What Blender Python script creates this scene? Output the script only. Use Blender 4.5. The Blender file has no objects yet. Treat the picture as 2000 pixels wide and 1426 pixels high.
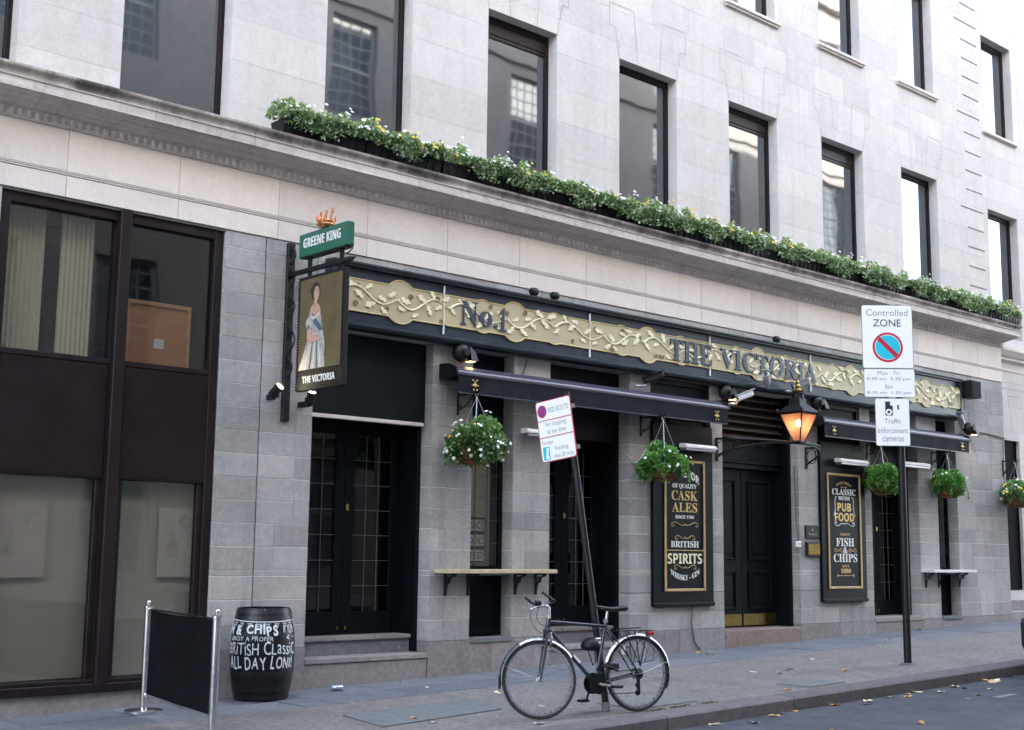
import bpy, math, random
from math import sin, cos, pi, radians, sqrt, atan2
from mathutils import Vector, Matrix

# ------------------------------------------------------------------ camera, sky, sun, exposure
SC = bpy.context.scene
COL = SC.collection
cam_d = bpy.data.cameras.new('camera')
cam = bpy.data.objects.new('camera', cam_d); COL.objects.link(cam)
R_ = Vector((0.74110125, -0.67128717, 0.01193571)); U_ = Vector((-0.10574912, -0.09915453, 0.98943696)); F_ = Vector((0.66301286, 0.73453516, 0.14447157))
CAM = Vector((0.0, -12.0, 1.5)); FPX = 2518.6
cam.matrix_world = Matrix(((R_.x, U_.x, -F_.x, CAM.x), (R_.y, U_.y, -F_.y, CAM.y), (R_.z, U_.z, -F_.z, CAM.z), (0, 0, 0, 1)))
cam_d.sensor_width = 36.0; cam_d.lens = FPX / 2000 * 36.0; cam_d.clip_start = 0.1; cam_d.clip_end = 2000
SC.camera = cam

SUN_EL, SUN_AZ = 20.0, 20.0          # the sun stands behind the pub: azimuth from +Y towards +X
wd = bpy.data.worlds.new('World'); SC.world = wd; wd.use_nodes = True
nt = wd.node_tree; nt.nodes.clear()
sky = nt.nodes.new('ShaderNodeTexSky'); sky.sky_type = 'NISHITA'; sky.sun_disc = False
sky.sun_elevation = radians(SUN_EL); sky.sun_rotation = radians(SUN_AZ)
sky.air_density = 1.0; sky.dust_density = 2.5; sky.ozone_density = 0.6
hs = nt.nodes.new('ShaderNodeHueSaturation'); hs.inputs['Saturation'].default_value = 0.66
bg = nt.nodes.new('ShaderNodeBackground'); bg.inputs['Strength'].default_value = 0.15
wo = nt.nodes.new('ShaderNodeOutputWorld')
nt.links.new(sky.outputs['Color'], hs.inputs['Color']); nt.links.new(hs.outputs['Color'], bg.inputs['Color']); nt.links.new(bg.outputs['Background'], wo.inputs['Surface'])
sl = bpy.data.lights.new('sun', 'SUN'); sl.energy = 3.0; sl.angle = radians(0.5); sl.color = (1.0, 0.93, 0.82)
sun = bpy.data.objects.new('sun', sl); COL.objects.link(sun)
sd = Vector((sin(radians(SUN_AZ)) * cos(radians(SUN_EL)), cos(radians(SUN_AZ)) * cos(radians(SUN_EL)), sin(radians(SUN_EL))))
sun.rotation_euler = sd.to_track_quat('Z', 'Y').to_euler(); sun.location = (10, 40, 40)
SC.view_settings.view_transform = 'Standard'; SC.view_settings.look = 'None'
SC.view_settings.gamma = 1.0; SC.view_settings.use_curve_mapping = False
SC.view_settings.exposure = 4.1
SC.render.engine = 'CYCLES'
SC.cycles.max_bounces = 6; SC.cycles.diffuse_bounces = 3; SC.cycles.glossy_bounces = 3; SC.cycles.transmission_bounces = 4
SC.cycles.transparent_max_bounces = 8; SC.cycles.use_denoising = True; SC.cycles.sample_clamp_indirect = 4.0
SC.cycles.caustics_reflective = False; SC.cycles.caustics_refractive = False
RND = random.Random(7)

def gz(x): return 0.02186 * x - 0.143        # the pavement rises gently to the right

# ------------------------------------------------------------------ mesh helpers
class MB:
    def __init__(s): s.v = []; s.f = []; s.t = []; s.tint = 0.5
    def add(s, vs, fs):
        n = len(s.v); s.v += [tuple(p) for p in vs]; s.f += [tuple(i + n for i in f) for f in fs]; s.t += [s.tint] * len(fs); return s
    def box(s, x0, x1, y0, y1, z0, z1, b=0.0):
        if b <= 0:
            return s.add([(x0, y0, z0), (x1, y0, z0), (x1, y1, z0), (x0, y1, z0), (x0, y0, z1), (x1, y0, z1), (x1, y1, z1), (x0, y1, z1)],
                         [(0, 3, 2, 1), (4, 5, 6, 7), (0, 1, 5, 4), (1, 2, 6, 5), (2, 3, 7, 6), (3, 0, 4, 7)])
        b = min(b, (x1 - x0) * .45, (y1 - y0) * .45, (z1 - z0) * .45)
        X, Y, Z = (x0, x1), (y0, y1), (z0, z1); vs = []; ix = {}
        for i in (0, 1):
            for j in (0, 1):
                for k in (0, 1):
                    sx, sy, sz = (b if i == 0 else -b), (b if j == 0 else -b), (b if k == 0 else -b)
                    ix[i, j, k, 0] = len(vs); vs.append((X[i], Y[j] + sy, Z[k] + sz))
                    ix[i, j, k, 1] = len(vs); vs.append((X[i] + sx, Y[j], Z[k] + sz))
                    ix[i, j, k, 2] = len(vs); vs.append((X[i] + sx, Y[j] + sy, Z[k]))
        fs = []
        for a in (0, 1):
            fs.append([ix[a, 0, 0, 0], ix[a, 0, 1, 0], ix[a, 1, 1, 0], ix[a, 1, 0, 0]][::(1 if a == 0 else -1)])
            fs.append([ix[0, a, 0, 1], ix[1, a, 0, 1], ix[1, a, 1, 1], ix[0, a, 1, 1]][::(1 if a == 0 else -1)])
            fs.append([ix[0, 0, a, 2], ix[0, 1, a, 2], ix[1, 1, a, 2], ix[1, 0, a, 2]][::(1 if a == 0 else -1)])
        for i in (0, 1):
            for j in (0, 1):
                q = [ix[i, j, 0, 0], ix[i, j, 0, 1], ix[i, j, 1, 1], ix[i, j, 1, 0]]; fs.append(q if (i + j) % 2 == 0 else q[::-1])
                q = [ix[i, 0, j, 0], ix[i, 1, j, 0], ix[i, 1, j, 2], ix[i, 0, j, 2]]; fs.append(q if (i + j) % 2 == 0 else q[::-1])
                q = [ix[0, i, j, 1], ix[0, i, j, 2], ix[1, i, j, 2], ix[1, i, j, 1]]; fs.append(q if (i + j) % 2 == 0 else q[::-1])
                for k in (0, 1):
                    q = [ix[i, j, k, 0], ix[i, j, k, 1], ix[i, j, k, 2]]; fs.append(q if (i + j + k) % 2 else q[::-1])
        return s.add(vs, fs)
    def tube(s, path, r, n=8, caps=True, closed=False):
        P = [Vector(p) for p in path]; m = len(P); rr = r if isinstance(r, (list, tuple)) else [r] * m
        vs = []; up = None
        for i, p in enumerate(P):
            if closed: d = P[(i + 1) % m] - P[i - 1]
            else: d = P[min(i + 1, m - 1)] - P[max(i - 1, 0)]
            d = d.normalized() if d.length > 1e-9 else Vector((0, 0, 1))
            if up is None:
                up = Vector((0, 0, 1)) if abs(d.z) < .9 else Vector((1, 0, 0))
            a = d.cross(up)
            if a.length < 1e-4: a = d.cross(Vector((0, 1, 0)))
            a.normalize(); b = a.cross(d); up = b
            for k in range(n):
                t = 2 * pi * k / n; vs.append(p + (a * cos(t) + b * sin(t)) * rr[i])
        fs = []
        for i in range(m if closed else m - 1):
            for k in range(n):
                j = (i + 1) % m; fs.append((i * n + k, i * n + (k + 1) % n, j * n + (k + 1) % n, j * n + k))
        if caps and not closed: fs += [tuple(range(n))[::-1], tuple((m - 1) * n + k for k in range(n))]
        return s.add(vs, fs)
    def lathe(s, prof, c=(0, 0, 0), n=16, axis='z', caps=True):
        vs = []
        for r, h in prof:
            for k in range(n):
                t = 2 * pi * k / n
                q = (r * cos(t), r * sin(t), h) if axis == 'z' else ((h, r * cos(t), r * sin(t)) if axis == 'x' else (r * cos(t), h, -r * sin(t)))
                vs.append((q[0] + c[0], q[1] + c[1], q[2] + c[2]))
        fs = [(i * n + k, i * n + (k + 1) % n, (i + 1) * n + (k + 1) % n, (i + 1) * n + k) for i in range(len(prof) - 1) for k in range(n)]
        if caps: fs += [tuple(range(n))[::-1], tuple((len(prof) - 1) * n + k for k in range(n))]
        return s.add(vs, fs)
    def ball(s, c, r, n=12, m=7, sc=(1, 1, 1)):
        vs = [(c[0], c[1], c[2] - r * sc[2])]
        for i in range(1, m):
            a = -pi / 2 + pi * i / m
            for k in range(n):
                t = 2 * pi * k / n; vs.append((c[0] + r * sc[0] * cos(a) * cos(t), c[1] + r * sc[1] * cos(a) * sin(t), c[2] + r * sc[2] * sin(a)))
        vs.append((c[0], c[1], c[2] + r * sc[2])); e = len(vs) - 1
        fs = [(0, 1 + (k + 1) % n, 1 + k) for k in range(n)]
        for i in range(m - 2):
            for k in range(n): fs.append((1 + i * n + k, 1 + i * n + (k + 1) % n, 1 + (i + 1) * n + (k + 1) % n, 1 + (i + 1) * n + k))
        fs += [(1 + (m - 2) * n + k, 1 + (m - 2) * n + (k + 1) % n, e) for k in range(n)]
        return s.add(vs, fs)
    def torus(s, c, R, r, n=24, m=6, axis='y'):
        path = []
        for k in range(n):
            t = 2 * pi * k / n; a, b = R * cos(t), R * sin(t)
            path.append((c[0] + a, c[1], c[2] + b) if axis == 'y' else ((c[0] + a, c[1] + b, c[2]) if axis == 'z' else (c[0], c[1] + a, c[2] + b)))
        return s.tube(path, r, m, closed=True)
    def prism(s, poly, d0, d1, fr=None):
        """poly in (u,v); fr maps (u,v,d) to xyz; d0 back, d1 front"""
        fr = fr or (lambda u, v, d: (u, -d, v)); n = len(poly)
        vs = [fr(u, v, d0) for u, v in poly] + [fr(u, v, d1) for u, v in poly]
        fs = [tuple(range(n))[::-1], tuple(range(n, 2 * n))] + [(i, (i + 1) % n, n + (i + 1) % n, n + i) for i in range(n)]
        return s.add(vs, fs)
    def extrude_x(s, prof, x0, x1):
        """prof: (y,z) polygon"""
        n = len(prof)
        vs = [(x0, y, z) for y, z in prof] + [(x1, y, z) for y, z in prof]
        fs = [tuple(range(n)), tuple(range(n, 2 * n))[::-1]] + [(i, n + i, n + (i + 1) % n, (i + 1) % n) for i in range(n)]
        return s.add(vs, fs)
    def xf(s, M, start=0):
        s.v[start:] = [tuple(M @ Vector(p)) for p in s.v[start:]]; return s
    def mesh(s, name, mat, smooth=False, recalc=True):
        m = bpy.data.meshes.new(name); m.from_pydata(s.v, [], s.f)
        if recalc:
            import bmesh
            bm = bmesh.new(); bm.from_mesh(m)
            if smooth: bmesh.ops.remove_doubles(bm, verts=bm.verts, dist=1e-5)
            bmesh.ops.recalc_face_normals(bm, faces=bm.faces)
            bm.to_mesh(m); bm.free()
        if len(m.polygons) == len(s.t):
            at = m.attributes.new('tint', 'FLOAT', 'FACE'); at.data.foreach_set('value', s.t)
        if smooth:
            m.polygons.foreach_set('use_smooth', [True] * len(m.polygons))
            if smooth != 'all':
                try: m.set_sharp_from_angle(angle=radians(38))
                except Exception: pass
        if mat: m.materials.append(mat)
        m.update(); return m

def link(name, mesh, parent=None, loc=None, rot=None, scale=None):
    o = bpy.data.objects.new(name, mesh); COL.objects.link(o)
    if parent is not None:
        o.parent = parent
        if parent.get('_w'): o.matrix_parent_inverse = Matrix.Translation(-Vector(parent['_w']))
    if loc: o.location = loc
    if rot: o.rotation_euler = rot
    if scale: o.scale = scale
    return o
def part(parent, name, mb, mat, smooth=False, label=None, kind=None, **k):
    o = link(name, mb.mesh(name, mat, smooth), parent, **k)
    if label: o['label'] = label
    if kind: o['kind'] = kind
    return o
def tag(o, label, cat, group=None):
    o['label'] = label; o['category'] = cat
    if group: o['group'] = group
    return o
def thing(name, label, cat, loc=(0, 0, 0), rotz=0.0, group=None, world=False):
    """an Empty at the thing's base; with world=True its parts are given in world coordinates"""
    o = bpy.data.objects.new(name, None); COL.objects.link(o); o.empty_display_size = .1
    o.location = loc; o.rotation_euler = (0, 0, rotz)
    if world: o['_w'] = tuple(loc)
    return tag(o, label, cat, group)
def solid(name, mb, mat, label, cat, group=None, smooth=False, **k):
    return tag(link(name, mb.mesh(name, mat, smooth), **k), label, cat, group)
def struct(name, mb, mat, smooth=False):
    o = link(name, mb.mesh(name, mat, smooth)); o['kind'] = 'structure'; return o
def copy_tree(o, parent=None):
    c = o.copy(); COL.objects.link(c)
    if parent is not None: c.parent = parent
    for ch in list(o.children): copy_tree(ch, c)
    return c
def arc(cx, cy, r, a0, a1, n):
    return [(cx + r * cos(radians(a0 + (a1 - a0) * i / n)), cy + r * sin(radians(a0 + (a1 - a0) * i / n))) for i in range(n + 1)]
def bez(p0, p1, p2, p3, n=10):
    out = []
    for i in range(n + 1):
        t = i / n; a, b, c, d = (1 - t) ** 3, 3 * t * (1 - t) ** 2, 3 * t * t * (1 - t), t ** 3
        out.append(tuple(a * p0[k] + b * p1[k] + c * p2[k] + d * p3[k] for k in range(len(p0))))
    return out
def spiral(cx, cy, r0, r1, a0, a1, n=14):
    return [(cx + (r0 + (r1 - r0) * i / n) * cos(radians(a0 + (a1 - a0) * i / n)), cy + (r0 + (r1 - r0) * i / n) * sin(radians(a0 + (a1 - a0) * i / n))) for i in range(n + 1)]

# lettering: the default face falls back to bold serif capitals through the mathematical alphabet
def serif(t):
    o = ''
    for ch in t:
        if 'A' <= ch <= 'Z': o += chr(0x1D400 + ord(ch) - 65)
        elif 'a' <= ch <= 'z': o += chr(0x1D41A + ord(ch) - 97)
        elif '0' <= ch <= '9': o += chr(0x1D7CE + ord(ch) - 48)
        else: o += ch
    return o
def bold(t):
    o = ''
    for ch in t:
        if 'A' <= ch <= 'Z': o += chr(0x1D5D4 + ord(ch) - 65)
        elif 'a' <= ch <= 'z': o += chr(0x1D5EE + ord(ch) - 97)
        elif '0' <= ch <= '9': o += chr(0x1D7EC + ord(ch) - 48)
        else: o += ch
    return o
_TX = {}
def text2d(t, sp=1.0, res=3, off=0.0):
    key = (t, sp, res, off)
    if key not in _TX:
        c = bpy.data.curves.new('t', 'FONT'); c.body = t; c.size = 1; c.resolution_u = res; c.space_character = sp; c.offset = off
        o = bpy.data.objects.new('t', c); m = bpy.data.meshes.new_from_object(o)
        vs = [(v.co.x, v.co.y) for v in m.vertices]; fs = [tuple(p.vertices) for p in m.polygons]
        bpy.data.objects.remove(o); bpy.data.curves.remove(c); bpy.data.meshes.remove(m)
        x0, x1 = min(v[0] for v in vs), max(v[0] for v in vs); y0, y1 = min(v[1] for v in vs), max(v[1] for v in vs)
        _TX[key] = ([((x - (x0 + x1) / 2) / (x1 - x0), (y - (y0 + y1) / 2) / (y1 - y0)) for x, y in vs], fs, (x1 - x0) / (y1 - y0))
    return _TX[key]
def text(mb, t, w, h, fr, thick=0.004, sp=1.0, bend=0.0, off=0.0, res=3, u0=0.0, v0=0.0):
    """flat letters w x h (either may be None), centred on (u0,v0), mapped by fr(u,v,d); bend: sagitta of an arc"""
    vs, fs, asp = text2d(t, sp, res, off)
    if w is None: w = h * asp
    if h is None: h = w / asp
    def pt(u, v, d):
        uu, vv = u * w, v * h
        if bend: vv += bend * (1 - (2 * u) ** 2) - bend / 2; 
        return fr(u0 + uu, v0 + vv, d)
    n = len(vs); F = [pt(u, v, thick) for u, v in vs]; B = [pt(u, v, 0.0005) for u, v in vs]
    cnt = {}
    for f in fs:
        for i in range(len(f)):
            e = (f[i], f[(i + 1) % len(f)]); cnt[e] = 1
    side = [(a, b, b + n, a + n) for (a, b) in cnt if (b, a) not in cnt]
    mb.add(F + B, [tuple(f) for f in fs] + side)
    return mb
def FACE(x0, y0, z0): return lambda u, v, d: (x0 + u, y0 - d, z0 + v)          # on a wall that faces the street
def SIDE(x0, y0, z0): return lambda u, v, d: (x0 - d, y0 - u, z0 + v)          # on a board that looks down the street

# ------------------------------------------------------------------ materials
MAT = {}
def nmat(name):
    m = bpy.data.materials.new(name); m.use_nodes = True; m.node_tree.nodes.clear(); MAT[name] = m; return m, m.node_tree.nodes, m.node_tree.links
def mth(N, L, op, a, b=None, c=None):
    n = N.new('ShaderNodeMath'); n.operation = op
    for i, v in enumerate((a, b, c)):
        if v is None: continue
        if hasattr(v, 'is_linked'): L.new(v, n.inputs[i])
        else: n.inputs[i].default_value = v
    return n.outputs[0]
def noise(N, L, vec, scale, detail=3.0, rough=.55, stretch=None):
    n = N.new('ShaderNodeTexNoise'); n.inputs['Scale'].default_value = scale; n.inputs['Detail'].default_value = detail; n.inputs['Roughness'].default_value = rough
    if stretch:
        mp = N.new('ShaderNodeMapping'); mp.inputs['Scale'].default_value = stretch; L.new(vec, mp.inputs['Vector']); vec = mp.outputs[0]
    L.new(vec, n.inputs['Vector']); return n.outputs['Fac']
def mixc(N, L, fac, a, b, mode='MIX'):
    n = N.new('ShaderNodeMix'); n.data_type = 'RGBA'; n.blend_type = mode; n.clamp_factor = True
    for sock, v in ((n.inputs['Factor'], fac), (n.inputs['A'], a), (n.inputs['B'], b)):
        if hasattr(v, 'is_linked'): L.new(v, sock)
        else: sock.default_value = v if not isinstance(v, (tuple, list)) else tuple(v) + ((1.0,) if len(v) == 3 else ())
    return [o for o in n.outputs if o.type == 'RGBA'][0]
def ramp(N, L, fac, a, b):
    n = N.new('ShaderNodeMapRange'); n.inputs['From Min'].default_value = a; n.inputs['From Max'].default_value = b; n.clamp = True
    L.new(fac, n.inputs['Value']); return n.outputs[0]
def plain(name, col, rough=.6, metal=0.0, var=.12, scale=9.0, bump=.0, bscale=60.0, rand=0.0, coat=0.0, spec=.5, objspace=False, dust=None):
    m, N, L = nmat(name)
    P = N.new('ShaderNodeBsdfPrincipled'); O = N.new('ShaderNodeOutputMaterial'); L.new(P.outputs[0], O.inputs['Surface'])
    if objspace: pos = N.new('ShaderNodeTexCoord').outputs['Object']
    else: pos = N.new('ShaderNodeNewGeometry').outputs['Position']
    f = noise(N, L, pos, scale, 5.0)
    c = mixc(N, L, ramp(N, L, f, .3, .7), tuple(v * (1 - var) for v in col), tuple(min(v * (1 + var), .95) for v in col))
    if rand:
        oi = N.new('ShaderNodeObjectInfo')
        hsv = N.new('ShaderNodeHueSaturation'); L.new(c, hsv.inputs['Color'])
        L.new(mth(N, L, 'MULTIPLY_ADD', oi.outputs['Random'], 2 * rand, 1 - rand), hsv.inputs['Value']); c = hsv.outputs[0]
    if dust:
        f2 = noise(N, L, pos, 3.1, 6.0, .65)
        c = mixc(N, L, mth(N, L, 'MULTIPLY', ramp(N, L, f2, .45, .75), dust[3]), c, dust[:3])
    L.new(c, P.inputs['Base Color'])
    P.inputs['Metallic'].default_value = metal; P.inputs['Specular IOR Level'].default_value = spec; P.inputs['Coat Weight'].default_value = coat
    fr = noise(N, L, pos, scale * 3.7, 3.0)
    L.new(mth(N, L, 'MULTIPLY_ADD', fr, .3, rough - .15), P.inputs['Roughness'])
    if bump:
        b = N.new('ShaderNodeBump'); b.inputs['Strength'].default_value = bump; b.inputs['Distance'].default_value = .01
        L.new(noise(N, L, pos, bscale, 4.0), b.inputs['Height']); L.new(b.outputs[0], P.inputs['Normal'])
    return m
def stone(name, col, warm, stain=.5, src='object', tintamp=.22, grain=90.0, bump=.12, streak=.5, dark=(.10, .10, .105), rough=.85, mott=.45, soot=0.0, gum=False):
    """ashlar: each block takes its own tone, with blotches, vertical rain streaks and fine grain"""
    m, N, L = nmat(name)
    P = N.new('ShaderNodeBsdfPrincipled'); O = N.new('ShaderNodeOutputMaterial'); L.new(P.outputs[0], O.inputs['Surface'])
    pos = N.new('ShaderNodeNewGeometry').outputs['Position']
    if src == 'object': rnd = N.new('ShaderNodeObjectInfo').outputs['Random']
    else:
        a = N.new('ShaderNodeAttribute'); a.attribute_name = 'tint'; rnd = a.outputs['Fac']
    wn = N.new('ShaderNodeTexWhiteNoise'); wn.noise_dimensions = '1D'; L.new(rnd, wn.inputs['W'])
    c = mixc(N, L, wn.outputs['Value'], col, warm)
    hsv = N.new('ShaderNodeHueSaturation'); L.new(c, hsv.inputs['Color']); L.new(mth(N, L, 'MULTIPLY_ADD', rnd, 2 * tintamp, 1 - tintamp), hsv.inputs['Value']); c = hsv.outputs[0]
    blot = ramp(N, L, noise(N, L, pos, 1.7, 7.0, .62), .42, .72)
    c = mixc(N, L, mth(N, L, 'MULTIPLY', blot, .45 * stain), c, tuple(v * .62 for v in col))
    st = ramp(N, L, noise(N, L, pos, 1.0, 6.0, .6, (5.5, 5.5, .35)), .52, .78)
    c = mixc(N, L, mth(N, L, 'MULTIPLY', st, streak), c, dark)
    lt = ramp(N, L, noise(N, L, pos, 3.3, 5.0, .7), .55, .75)
    c = mixc(N, L, mth(N, L, 'MULTIPLY', lt, .25), c, tuple(min(.8, v * 1.35) for v in col))
    md = ramp(N, L, noise(N, L, pos, 16.0, 6.0, .72), .3, .7)
    c = mixc(N, L, mott, c, mixc(N, L, md, (.16, .16, .16), (.84, .84, .84)), 'SOFT_LIGHT')
    sp = ramp(N, L, noise(N, L, pos, grain, 3.0, .7), .25, .75)
    c = mixc(N, L, .32, c, mixc(N, L, sp, (.0, .0, .0), (1, 1, 1)), 'SOFT_LIGHT')
    if gum:             # trodden chewing gum, pale and dark, and wide damp patches
        vo = N.new('ShaderNodeTexVoronoi'); vo.inputs['Scale'].default_value = 2.6; vo.inputs['Randomness'].default_value = 1.0; L.new(pos, vo.inputs['Vector'])
        g1 = mth(N, L, 'LESS_THAN', vo.outputs['Distance'], .062); gw = N.new('ShaderNodeTexWhiteNoise'); L.new(vo.outputs['Color'], gw.inputs['Vector'])
        c = mixc(N, L, mth(N, L, 'MULTIPLY', g1, .55), c, mixc(N, L, mth(N, L, 'GREATER_THAN', gw.outputs['Value'], .45), (.05, .05, .052), (.30, .29, .28)))
        pt = ramp(N, L, noise(N, L, pos, .8, 5.0, .65), .5, .68); c = mixc(N, L, mth(N, L, 'MULTIPLY', pt, .4), c, tuple(v * .55 for v in col))
    if soot:            # grime caught on the top mouldings of the cornice, and streaks along its cove
        sx = N.new('ShaderNodeSeparateXYZ'); L.new(pos, sx.inputs[0])
        up = ramp(N, L, sx.outputs['Z'], 5.868, 5.90); n1 = ramp(N, L, noise(N, L, pos, 1.6, 7.0, .7, (1.0, 1.0, .4)), .34, .62)
        c = mixc(N, L, mth(N, L, 'MULTIPLY', mth(N, L, 'MULTIPLY', up, n1), soot), c, (.055, .052, .05))
        n2 = ramp(N, L, noise(N, L, pos, 1.0, 6.0, .65, (.5, 26.0, 30.0)), .4, .75); c = mixc(N, L, mth(N, L, 'MULTIPLY', n2, .5), c, (.22, .18, .16))
        dn = ramp(N, L, noise(N, L, pos, 5.0, 6.0, .7), .58, .74); c = mixc(N, L, mth(N, L, 'MULTIPLY', dn, .5), c, (.16, .155, .15))
    L.new(c, P.inputs['Base Color']); P.inputs['Roughness'].default_value = rough; P.inputs['Specular IOR Level'].default_value = .25
    b = N.new('ShaderNodeBump'); b.inputs['Strength'].default_value = bump; b.inputs['Distance'].default_value = .01
    L.new(mth(N, L, 'ADD', noise(N, L, pos, grain * .6, 5.0, .7), mth(N, L, 'MULTIPLY', noise(N, L, pos, 7.0, 4.0), 1.5)), b.inputs['Height']); L.new(b.outputs[0], P.inputs['Normal'])
    return m
def glass_thin(name, tint=(.8, .85, .83), ior=1.6, rough=.02, wave=.02, wscale=1.2):
    """clear pane: transparent below, mirror by Fresnel above"""
    m, N, L = nmat(name)
    O = N.new('ShaderNodeOutputMaterial'); mx = N.new('ShaderNodeMixShader'); T = N.new('ShaderNodeBsdfTransparent'); G = N.new('ShaderNodeBsdfGlossy'); lw = N.new('ShaderNodeLayerWeight')
    T.inputs['Color'].default_value = (*tint, 1); G.inputs['Roughness'].default_value = rough; lw.inputs['Blend'].default_value = .5
    f0 = ((ior - 1) / (ior + 1)) ** 2
    fac = mth(N, L, 'MULTIPLY_ADD', mth(N, L, 'POWER', lw.outputs['Facing'], 5.0), 1 - f0, f0)
    pos = N.new('ShaderNodeNewGeometry').outputs['Position']
    b = N.new('ShaderNodeBump'); b.inputs['Strength'].default_value = wave; b.inputs['Distance'].default_value = .1
    L.new(noise(N, L, pos, wscale, 1.0), b.inputs['Height']); L.new(b.outputs[0], G.inputs['Normal'])
    L.new(fac, mx.inputs[0]); L.new(T.outputs[0], mx.inputs[1]); L.new(G.outputs[0], mx.inputs[2]); L.new(mx.outputs[0], O.inputs['Surface'])
    return m
def glass_coated(name, col, ior, wave, wscale, tint=(1, 1, 1)):
    m, N, L = nmat(name)
    P = N.new('ShaderNodeBsdfPrincipled'); O = N.new('ShaderNodeOutputMaterial'); L.new(P.outputs[0], O.inputs['Surface'])
    P.inputs['Base Color'].default_value = (*col, 1); P.inputs['Roughness'].default_value = .03; P.inputs['IOR'].default_value = ior
    P.inputs['Specular Tint'].default_value = (*tint, 1)
    pos = N.new('ShaderNodeNewGeometry').outputs['Position']
    b = N.new('ShaderNodeBump'); b.inputs['Strength'].default_value = wave; b.inputs['Distance'].default_value = .1
    L.new(noise(N, L, pos, wscale, 1.5), b.inputs['Height']); L.new(b.outputs[0], P.inputs['Normal'])
    return m
def emit(name, col, strength):
    m, N, L = nmat(name); E_ = N.new('ShaderNodeEmission'); O = N.new('ShaderNodeOutputMaterial')
    E_.inputs['Color'].default_value = (*col, 1); E_.inputs['Strength'].default_value = strength; L.new(E_.outputs[0], O.inputs['Surface']); return m
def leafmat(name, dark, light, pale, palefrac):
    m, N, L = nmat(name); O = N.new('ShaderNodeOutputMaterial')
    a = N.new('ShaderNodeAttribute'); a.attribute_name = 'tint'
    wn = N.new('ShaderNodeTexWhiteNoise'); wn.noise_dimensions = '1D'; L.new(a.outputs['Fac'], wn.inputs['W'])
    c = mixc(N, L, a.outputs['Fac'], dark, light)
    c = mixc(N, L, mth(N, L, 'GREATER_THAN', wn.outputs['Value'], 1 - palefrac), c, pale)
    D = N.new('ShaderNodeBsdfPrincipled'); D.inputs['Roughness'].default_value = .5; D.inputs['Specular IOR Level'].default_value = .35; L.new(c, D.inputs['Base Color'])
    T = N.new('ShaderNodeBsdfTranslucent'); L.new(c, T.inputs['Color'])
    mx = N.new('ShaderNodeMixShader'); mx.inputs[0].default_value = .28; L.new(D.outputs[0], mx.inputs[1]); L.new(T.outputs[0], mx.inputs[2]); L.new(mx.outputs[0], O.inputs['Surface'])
    return m

stone('ashlar', (.355, .352, .352), (.40, .38, .36), 1.1, streak=.42, tintamp=.16, mott=.36, bump=.3)
stone('ashlar_joined', (.37, .37, .385), (.42, .40, .395), .6, 'attr', streak=.32, tintamp=.22)
stone('plinth_stone', (.25, .24, .245), (.29, .26, .25), .7, streak=.3, tintamp=.12, grain=160)
stone('frieze_stone', (.71, .65, .605), (.75, .68, .61), .35, streak=.22, tintamp=.07, dark=(.44, .37, .32), mott=.22)
stone('cornice_stone', (.64, .585, .545), (.68, .62, .56), .8, streak=.3, tintamp=.08, dark=(.12, .11, .105), soot=.95)
stone('upper_stone', (.615, .583, .562), (.65, .608, .572), .5, 'attr', streak=.26, tintamp=.06, dark=(.40, .36, .335), bump=.10, mott=.24)
stone('upper_stone_block', (.615, .583, .562), (.65, .608, .572), .5, 'object', streak=.26, tintamp=.05, dark=(.40, .36, .335), bump=.10, mott=.24)
stone('opposite_stone', (.24, .22, .22), (.27, .245, .235), .5, 'attr', streak=.3, tintamp=.08)
stone('step_stone', (.27, .26, .26), (.30, .27, .25), .8, streak=.2, tintamp=.12, grain=140)
stone('red_granite', (.25, .19, .17), (.28, .22, .19), .7, streak=.15, tintamp=.08, grain=200)
stone('paving_stone', (.143, .152, .176), (.168, .169, .182), .8, streak=.0, tintamp=.16, grain=70, bump=.3, gum=True)
stone('paving_grit', (.170, .157, .153), (.192, .18, .17), 1.0, 'attr', streak=.0, tintamp=.05, grain=110, bump=.8, mott=.7, gum=True)
stone('kerb_granite', (.115, .105, .11), (.14, .125, .125), .9, streak=.0, tintamp=.12, grain=120, bump=.35)
stone('cover_slab', (.15, .165, .175), (.18, .185, .18), .6, streak=.0, tintamp=.1, grain=80)
plain('asphalt', (.042, .046, .060), .85, var=.3, scale=2.3, bump=.9, bscale=90, dust=(.085, .087, .105, .55))
plain('mortar_light', (.62, .61, .59), .9, var=.2, scale=20)
plain('joint_pale', (.29, .27, .25), .9, var=.15, scale=8)
plain('joint_dark', (.16, .155, .15), .9, var=.2, scale=8)
plain('brown_frame', (.016, .0105, .0115), .42, var=.15, scale=5, spec=.2, dust=(.032, .025, .027, .35))
plain('brown_panel', (.0145, .0095, .0105), .5, var=.25, scale=2.5, spec=.14, dust=(.028, .021, .023, .45))
plain('pub_paint', (.0035, .0062, .0088), .45, var=.25, scale=6, spec=.12, dust=(.011, .014, .017, .2))
plain('pub_paint_grey', (.008, .012, .015), .55, var=.18, scale=4, spec=.12, dust=(.016, .02, .024, .25))
plain('door_black', (.0015, .0017, .002), .6, var=.2, spec=.03)
plain('black_iron', (.004, .004, .005), .5, var=.3, scale=14, spec=.35)
plain('black_plastic', (.006, .006, .008), .5, var=.2, scale=8, spec=.35)
plain('canvas', (.006, .007, .014), .8, var=.2, scale=12, bump=.15, bscale=220, spec=.2, dust=(.018, .018, .028, .25))
plain('fascia_paint', (.014, .024, .038), .38, var=.2, scale=5, spec=.4, dust=(.06, .075, .09, .35))
plain('gold_panel', (.46, .405, .245), .5, var=.07, scale=3, dust=(.42, .385, .27, .3))
plain('gold_rim', (.60, .48, .22), .4, var=.08)
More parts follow.
